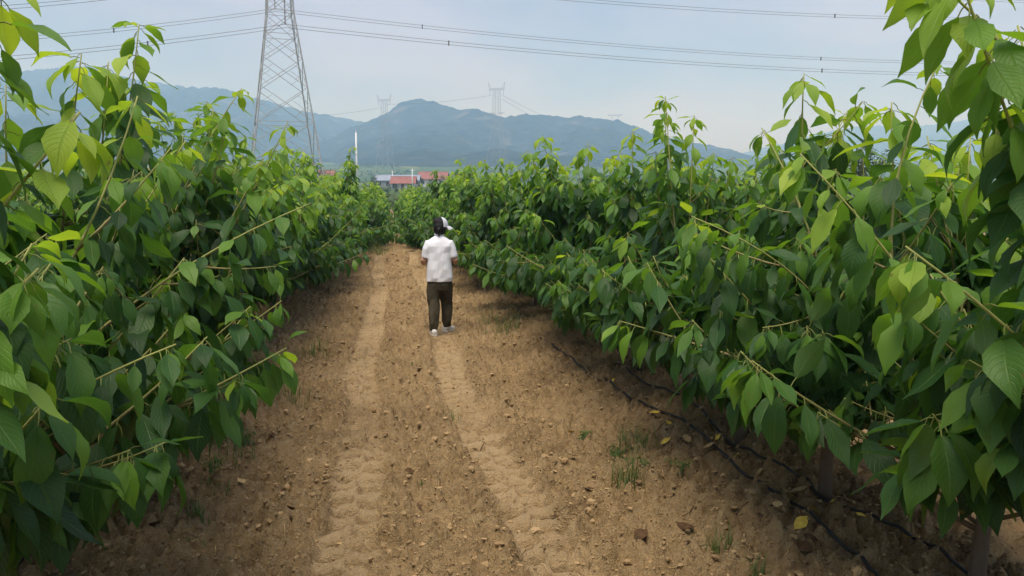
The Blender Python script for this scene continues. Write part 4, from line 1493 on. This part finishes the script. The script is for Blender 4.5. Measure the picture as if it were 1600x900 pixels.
def power_line(P0, right, left, label, bundle=0.42, spacers=(), dirv=None, rad=0.028, n=2, ext=1.15):
    """a conductor bundle over one support; the sag of each side follows two photo points"""
    L = dirv
    root = empty("power_line", tuple(P0), 0, label=label, category="power line", group="overhead power lines")

    def fit(pix):
        A, Bv, S = [], [], []
        for px, py in pix:
            r = ray(px, py)
            # point of the vertical plane through P0 along L that this pixel column shows
            nrm2 = np.array([L[1], -L[0], 0])
            t = ((P0 - CAM) @ nrm2) / (r @ nrm2)
            q = CAM + r * t
            s_ = (q - P0) @ L
            A.append([s_, s_ * s_]); Bv.append(q[2] - P0[2]); S.append(s_)
        co, *_ = np.linalg.lstsq(np.array(A), np.array(Bv), rcond=None)
        return co, max(S, key=abs)
    obs = []
    for pix in (right, left):
        if not pix:
            continue
        (a, b), smax = fit(pix)
        S = np.linspace(0, smax * ext, 46)
        obs.append(np.stack([L[0] * S, L[1] * S, a * S + b * S * S], 1))
    line = np.concatenate([obs[1][::-1][:-1], obs[0]]) if len(obs) > 1 else obs[0]
    for k in range(n):
        mb = MB(); mb.tube(line - np.array([0, 0, bundle * k]), rad, 5)
        mb.build("conductor", M['cable'], root, True)
    for spx in spacers:
        xs_ = [project(P0 + q)[0] for q in line]
        j = int(np.argmin(np.abs(np.array(xs_) - spx)))
        mb = MB(); mb.box(line[j] - np.array([0, 0, bundle / 2]), (0.16, 0.16, bundle + 0.25))
        mb.build("spacer", M['cable'], root)
    return root


LD = np.array([math.cos(PHI), math.sin(PHI), 0.0])
AD = np.array([-math.sin(PHI), math.cos(PHI), 0.0])            # arm direction, away from the camera
ctr = np.array([tb[0], tb[1], 0])


def arm_tip(sg, reach):
    return ctr + AD * sg * reach


def z_at(p, py):
    px, y0, d = project(np.array([p[0], p[1], 20.0]))
    y1 = project(np.array([p[0], p[1], 21.0]))[1]
    return 20 + (py - y0) / (y1 - y0)


near_p = arm_tip(-1, 7.6); near_p[2] = z_at(near_p, 38)
far_p = arm_tip(1, 7.6); far_p[2] = z_at(far_p, 14)
for p in (near_p, far_p):
    a = INV @ Vector(p); insulator(big, (a.x, a.y, 33.2 if a.z < 33 else a.z + 3), (a.x, a.y, a.z))
power_line(near_p, [(800, 73), (1100, 99), (1420, 113)], [(230, 66), (0, 89)], "lower power line crossing the sky in front of the pylon", spacers=(705, 1290, 230), dirv=LD)
power_line(far_p, [(800, 53), (1100, 80), (1420, 95)], [(175, 45), (0, 60)], "second lowest power line crossing the sky behind the pylon", spacers=(645, 1290, 175), dirv=LD)
up_p = arm_tip(-1, 6.2); up_p[2] = z_at(up_p, -48)
power_line(up_p, [(900, -2), (1150, 15), (1400, 26)], [(140, -3), (0, 9)], "highest visible power line along the picture's top edge", spacers=(1300,), dirv=LD)
fx_p = arm_tip(1, 6.2); fx_p[2] = z_at(fx_p, -75)
power_line(fx_p, [(1000, -35), (1250, -14), (1500, -4)], [(140, -50), (0, -40)], "power line just outside the top right of the sky", dirv=LD)

LV = [(0, 5.0), (8, 4.2), (15, 3.5), (21, 2.9), (26, 2.4), (30.5, 2.0), (34.5, 1.65), (38, 1.55), (41, 1.5), (44, 1.45), (46.5, 1.4)]


def far_pylon(px, py_top, d, rz, label, scale=1.0):
    p = at(px, py_top, d)
    g = float(ground_low(p[0], p[1]))
    h = p[2] - g
    k = h / 50.5
    o = pylon((p[0], p[1], g), rz, label, [(z * k, w * k * scale) for z, w in LV], [(34.5 * k, 4.6 * k, 0.6 * k)], (46.5 * k, 4.2 * k * scale, 4.0 * k), 0.14, 0.065, (6,), False)
    return o


far_pylon(600, 147, 760, math.radians(62), "small hazy pylon left of the rounded peak")
far_pylon(776, 128, 720, math.radians(58), "hazy pylon standing before the hill right of the peak", 1.0)


def ridge_pylon():
    p = at(961, 178, 2330)
    zb = at(961, 197, 2330)[2] - 30
    root = empty("power_pylon", (p[0], p[1], zb), math.radians(70), label="tiny wide-armed pylon on the crest of the hill", category="pylon", group="steel lattice pylons")
    h = p[2] - zb
    for sx in (-1, 1):
        for sy in (-1, 1):
            mb = MB(); mb.tube([(sx * 6, sy * 6, 0), (sx * 2, sy * 3, h * .62), (sx * 1.6, sy * 12, h * .93)], .55, 4)
            mb.build("leg", M['steel'], root)
    mb = MB()
    for sx in (-1, 1):
        mb.tube([(sx * 1.6, -21, h * .95), (sx * 1.6, 21, h * .95)], .6, 4)
        for k in range(12):
            mb.tube([(sx * 1.6, -21 + k * 3.5, h * (.95 if k % 2 else .90)), (sx * 1.6, -17.5 + k * 3.5, h * (.90 if k % 2 else .95))], .3, 4)
    mb.build("crossarm", M['steel'], root)
    for sg in (-1, 1):
        mb = MB(); mb.tube([(0, sg * 19, h * .94), (0, sg * 21, h)], .5, 4); mb.build("earth_wire_peak", M['steel'], root)


ridge_pylon()


def span(a, b, sag, label, rad):
    a, b = np.array(a), np.array(b)
    T = np.linspace(0, 1, 40)[:, None]
    pts = a + (b - a) * T - np.array([0, 0, 1]) * sag * 4 * T * (1 - T)
    root = empty("power_line", tuple(pts[0]), 0, label=label, category="power line", group="overhead power lines")
    mb = MB(); mb.tube(pts - pts[0], rad, 4); mb.build("conductor", M['cable'], root)


span(at(603, 163, 760), at(768, 149, 720), 2.0, "faint upper line between the two hazy pylons", 0.09)
span(at(597, 168, 760), at(420, 180, 900), 4.0, "faint line leaving the small hazy pylon to the left", 0.09)
span(at(784, 148, 720), at(955, 182, 2300), 30, "faint upper line from the hazy pylon to the crest pylon", 0.12)
span(at(785, 155, 720), at(950, 184, 2300), 34, "faint lower line from the hazy pylon to the crest pylon", 0.12)

# ------------------------------------------------------------------ village, poles, far trees


def house(px, py_ridge, d, w, dep, hw, hr, rz, label, roof='roof_red', wall='wall_white', nwin=3):
    p = at(px, py_ridge, d)
    g = float(ground_low(p[0], p[1])) - 0.3
    hw = max(2.2, p[2] - hr - g)
    root = empty("house", (p[0], p[1], g), rz, label=label, category="house", group="houses of the village")
    mb = MB(); mb.box((0, 0, hw / 2), (w, dep, hw))
    mb.add([(-w / 2, -dep / 2, hw), (-w / 2, dep / 2, hw), (-w / 2, 0, hw + hr), (w / 2, -dep / 2, hw), (w / 2, dep / 2, hw), (w / 2, 0, hw + hr)], [(0, 2, 1), (3, 4, 5), (0, 3, 5, 2), (1, 2, 5, 4)])
    mb.build("wall", M[wall], root)
    mb = MB()
    e = 0.5; t = 0.18
    sl = hr / (dep / 2)
    for sg in (-1, 1):
        y0 = sg * (dep / 2 + e); z0 = hw - sl * e + 0.05
        x = w / 2 + e
        mb.add([(-x, y0, z0), (x, y0, z0), (x, 0, hw + hr + 0.05), (-x, 0, hw + hr + 0.05), (-x, y0, z0 + t), (x, y0, z0 + t), (x, 0, hw + hr + 0.05 + t), (-x, 0, hw + hr + 0.05 + t)],
               [(0, 1, 2, 3), (4, 5, 6, 7), (0, 1, 5, 4), (0, 3, 7, 4), (1, 2, 6, 5)])
    rf = mb.build("roof", M[roof], root)
    mb = MB(); mb.tube([(-w / 2 - e, 0, hw + hr + .22), (w / 2 + e, 0, hw + hr + .22)], .16, 6); mb.build("ridge_cap", M[roof], rf)
    for k in range(nwin):
        xx = -w / 2 + w * (k + 0.5) / nwin
        if k == nwin // 2:
            mb = MB(); mb.box((xx, -dep / 2 - .03, 1.05), (1.0, .1, 2.1)); mb.build("door", M['door'], root)
            continue
        mb = MB(); mb.box((xx, -dep / 2 - .02, hw * .55), (1.7, .1, 1.5)); wn_ = mb.build("window", M['frame'], root)
        for q in (-.4, .4):
            mb = MB(); mb.box((xx + q, -dep / 2 - .06, hw * .55), (.68, .06, 1.25)); mb.build("pane", M['glass'], wn_)
    return root


house(631, 282.5, 250, 7.4, 6, 3, 1.9, 0.0 - YAW, "white house with an orange red roof, nearest of the village")
house(677, 269.5, 330, 12.0, 8, 4, 2.8, -0.05 - YAW, "long house with the largest red roof in the village")
house(727, 273, 300, 6.5, 6, 3, 2.0, 0.1 - YAW, "red roofed house half behind the right row's tops", nwin=2)
house(511, 267, 320, 6.0, 6, 3, 2.0, 0.1 - YAW, "red roofed house peeping out above the left row", nwin=2)
house(622, 274.5, 300, 16.5, 9, 3, 1.9, 0.02 - YAW, "long shed with a grey blue sheet roof between the red roofs", 'roof_grey', 'wall_grey', 5)


def lamp_pole(px, py_top, d, rad, label, cross=True):
    p = at(px, py_top, d)
    g = float(ground_low(p[0], p[1]))
    root = empty("utility_pole", (p[0], p[1], g - 0.2), 0.2, label=label, category="pole")
    h = p[2] - g
    mb = MB(); mb.tube([(0, 0, 0), (0, 0, h * .5), (0, 0, h)], [rad * 1.25, rad * 1.1, rad * 0.9], 10); mb.build("shaft", M['pole'], root, True)
    mb = MB(); mb.box((0, 0, 0.25), (rad * 5, rad * 5, .5)); mb.build("base_plate", M['wall_grey'], root)
    mb = MB()
    if cross:
        mb.tube([(-.9, 0, h - .4), (.9, 0, h - .4)], rad * .5, 6)
        mb.build("crossbar", M['pole'], root)
    else:
        mb.tube([(0, 0, h - .05), (0, 0, h + .9)], rad * .35, 6); mb.build("antenna", M['pole'], root)


lamp_pole(556, 206, 200, 0.22, "tall slim white mast rising before the hills", False)
lamp_pole(644, 263, 235, 0.13, "thin pale pole beside the orange red roof")
lamp_pole(613, 266, 262, 0.10, "very thin pole near the grey blue shed")


def far_tree_mesh(seed, h, w, conifer=False):
    r = random.Random(seed)
    tr = MB(); th = h * 0.35
    tr.tube([(0, 0, -0.2), (0.05, 0, th), (0.1, 0.05, h * .8)], [h * .03, h * .022, h * .006], 7, 0, True, [0, .3, .6])
    clumps = []
    for i in range(15):
        a = r.uniform(0, 6.28); f = r.random()
        rr_ = w * .5 * ((1 - f) if conifer else math.sin(math.pi * (0.15 + 0.8 * f)) ** .7) * r.uniform(.35, .9)
        c = np.array([math.cos(a) * rr_, math.sin(a) * rr_, h * (.22 + .72 * f)])
        clumps.append((c, w * r.uniform(.13, .24)))
        tr.tube([(0.04, 0, c[2] * .7), c], [h * .010, h * .003], 5, 0, True, [.3, .8])
    lv = []
    for c, cr in clumps:
        for _ in range(70):
            v = nrm(np.array([r.gauss(0, 1), r.gauss(0, 1), r.gauss(0, 1)])) * cr * r.uniform(.4, 1.1)
            v[2] *= .8
            d = nrm(v / cr + np.array([r.gauss(0, .5), r.gauss(0, .5), -.3]))
            want = UP + np.array([r.gauss(0, .5), r.gauss(0, .5), 0]); n = nrm(want - d * (want @ d))
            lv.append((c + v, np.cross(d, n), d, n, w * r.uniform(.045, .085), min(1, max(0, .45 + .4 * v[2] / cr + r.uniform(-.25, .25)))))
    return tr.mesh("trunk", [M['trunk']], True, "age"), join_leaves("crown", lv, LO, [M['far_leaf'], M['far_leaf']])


FT = [far_tree_mesh(70 + k, 6.0, 5.0, k == 3) for k in range(4)]


def village_tree(px, py_top, d, k, label, wid=1.0):
    p = at(px, py_top, d)
    g = float(ground_low(p[0], p[1]))
    h = max(2.0, p[2] - g)
    root = empty("broadleaf_tree", (p[0], p[1], g), px * 0.7, label=label, category="tree", group="dark trees round the village")
    root.scale = (h / 6 * wid, h / 6 * wid, h / 6)
    new_obj("trunk", FT[k][0], root); new_obj("crown", FT[k][1], root, kind="stuff")


for i, (px, py, d, k, wd, lab) in enumerate([
    (588, 274, 205, 0, 1.0, "tallest dark tree at the left end of the grey blue shed"),
    (606, 288, 180, 1, 1.2, "round dark tree left of the orange red roof"),
    (618, 286, 190, 2, 1.1, "dark tree in front of the orange red roof's left end"),
    (598, 300, 140, 0, 1.2, "nearest dark tree in the gap at the end of the path"),
    (655, 287, 190, 1, 1.0, "dark tree right of the orange red roof"),
    (667, 291, 160, 2, 1.3, "low dark tree above the right row's far tops"),
    (660, 278, 300, 3, .8, "little tree before the largest red roof's left end"),
    (694, 273, 260, 0, 1.0, "dark tree at the right end of the largest red roof"),
    (706, 278, 230, 2, 1.1, "dark bushy tree between two red roofs"),
    (570, 284, 230, 3, 1.0, "dark tree left of the grey blue shed behind the left row"),
    (545, 279, 260, 1, 1.1, "dark tree behind the left row under the white mast"),
    (617, 318, 85, 2, 1.5, "grey green bush closing the far end of the path"),
    (604, 322, 80, 1, 1.2, "second low bush at the far end of the path"),
    (1348, 228, 62, 3, 0.9, "hazy dark tree showing above the right row's tops"),
    (1362, 236, 66, 0, 0.9, "smaller dark tree next to the hazy one above the right row"),
    (640, 287, 205, 1, 1.1, "dark tree before the right half of the nearest house's wall"),
    (582, 281, 195, 2, 1.1, "dark tree left of the tallest one by the grey blue shed"),
    (672, 280, 250, 1, 1.1, "dark tree hiding the wall below the largest red roof"),
    (630, 296, 150, 0, 1.4, "low dark tree under the orange red roof"),
    (648, 297, 150, 2, 1.4, "low dark tree under the thin pale pole"),
    (686, 281, 240, 2, 1.2, "dark bushy tree under the right half of the largest red roof"),
    (497, 248, 150, 0, 1.0, "dark tree at the pylon's foot behind the left row")]):
    village_tree(px, py, d, k, lab, wd)


def far_wood():
    """scrub and hedgerow trees on the rising fields, one mass"""
    r = random.Random(4)
    lv = []
    for _ in range(1500):
        y = 420 * 3.2 ** r.random(); px = r.uniform(300, 1500)
        rr_ = ray(px, 300); x = rr_[0] / rr_[1] * y
        if vnoise(x / 60, y / 60, 90) + 0.10 * r.random() < 0.02:
            continue
        g = float(ground_low(x, y)); h = r.uniform(2.0, 5.5)
        for _k in range(9):
            p = np.array([x + r.gauss(0, h * .3), y + r.gauss(0, h * .3), g + h * r.uniform(.15, 1.0)])
            d = nrm(np.array([r.gauss(0, 1), r.gauss(0, 1), -.4])); want = UP + np.array([r.gauss(0, .6), r.gauss(0, .6), 0]); n = nrm(want - d * (want @ d))
            lv.append((p, np.cross(d, n), d, n, h * r.uniform(.5, .9), r.uniform(0, 1)))
    me = join_leaves("far_wood", lv, LO, [M['far_leaf'], M['far_leaf']])
    new_obj("far_wood", me, None, kind="stuff", label="scattered scrub and hedgerow trees on the fields below the hills", category="wood")


far_wood()

# ------------------------------------------------------------------ haze


def haze():
    zlo = float(GZ.min()) - 1.0
    mb = MB(); zhi = 900.0
    mb.box((0, 2500, (zlo + zhi) / 2), (17000, 13500, zhi - zlo))
    m = bpy.data.materials.new("haze_air"); m.use_nodes = True
    n, l = m.node_tree.nodes, m.node_tree.links
    n.remove(n["Principled BSDF"])
    pv = n.new("ShaderNodeVolumePrincipled")
    pv.inputs['Color'].default_value = (0.34, 0.62, 1.0, 1)
    pv.inputs['Absorption Color'].default_value = (1, 1, 1, 1)        # air that scatters and takes no light away
    pv.inputs['Density'].default_value = HAZE_DENSITY
    pv.inputs['Anisotropy'].default_value = 0.0
    l.new(pv.outputs[0], n["Material Output"].inputs['Volume'])
    mb.build("haze", m, None, kind="stuff", label="thin blue haze over the valley and hills", category="haze")


HAZE_DENSITY = 4.8e-4
haze()
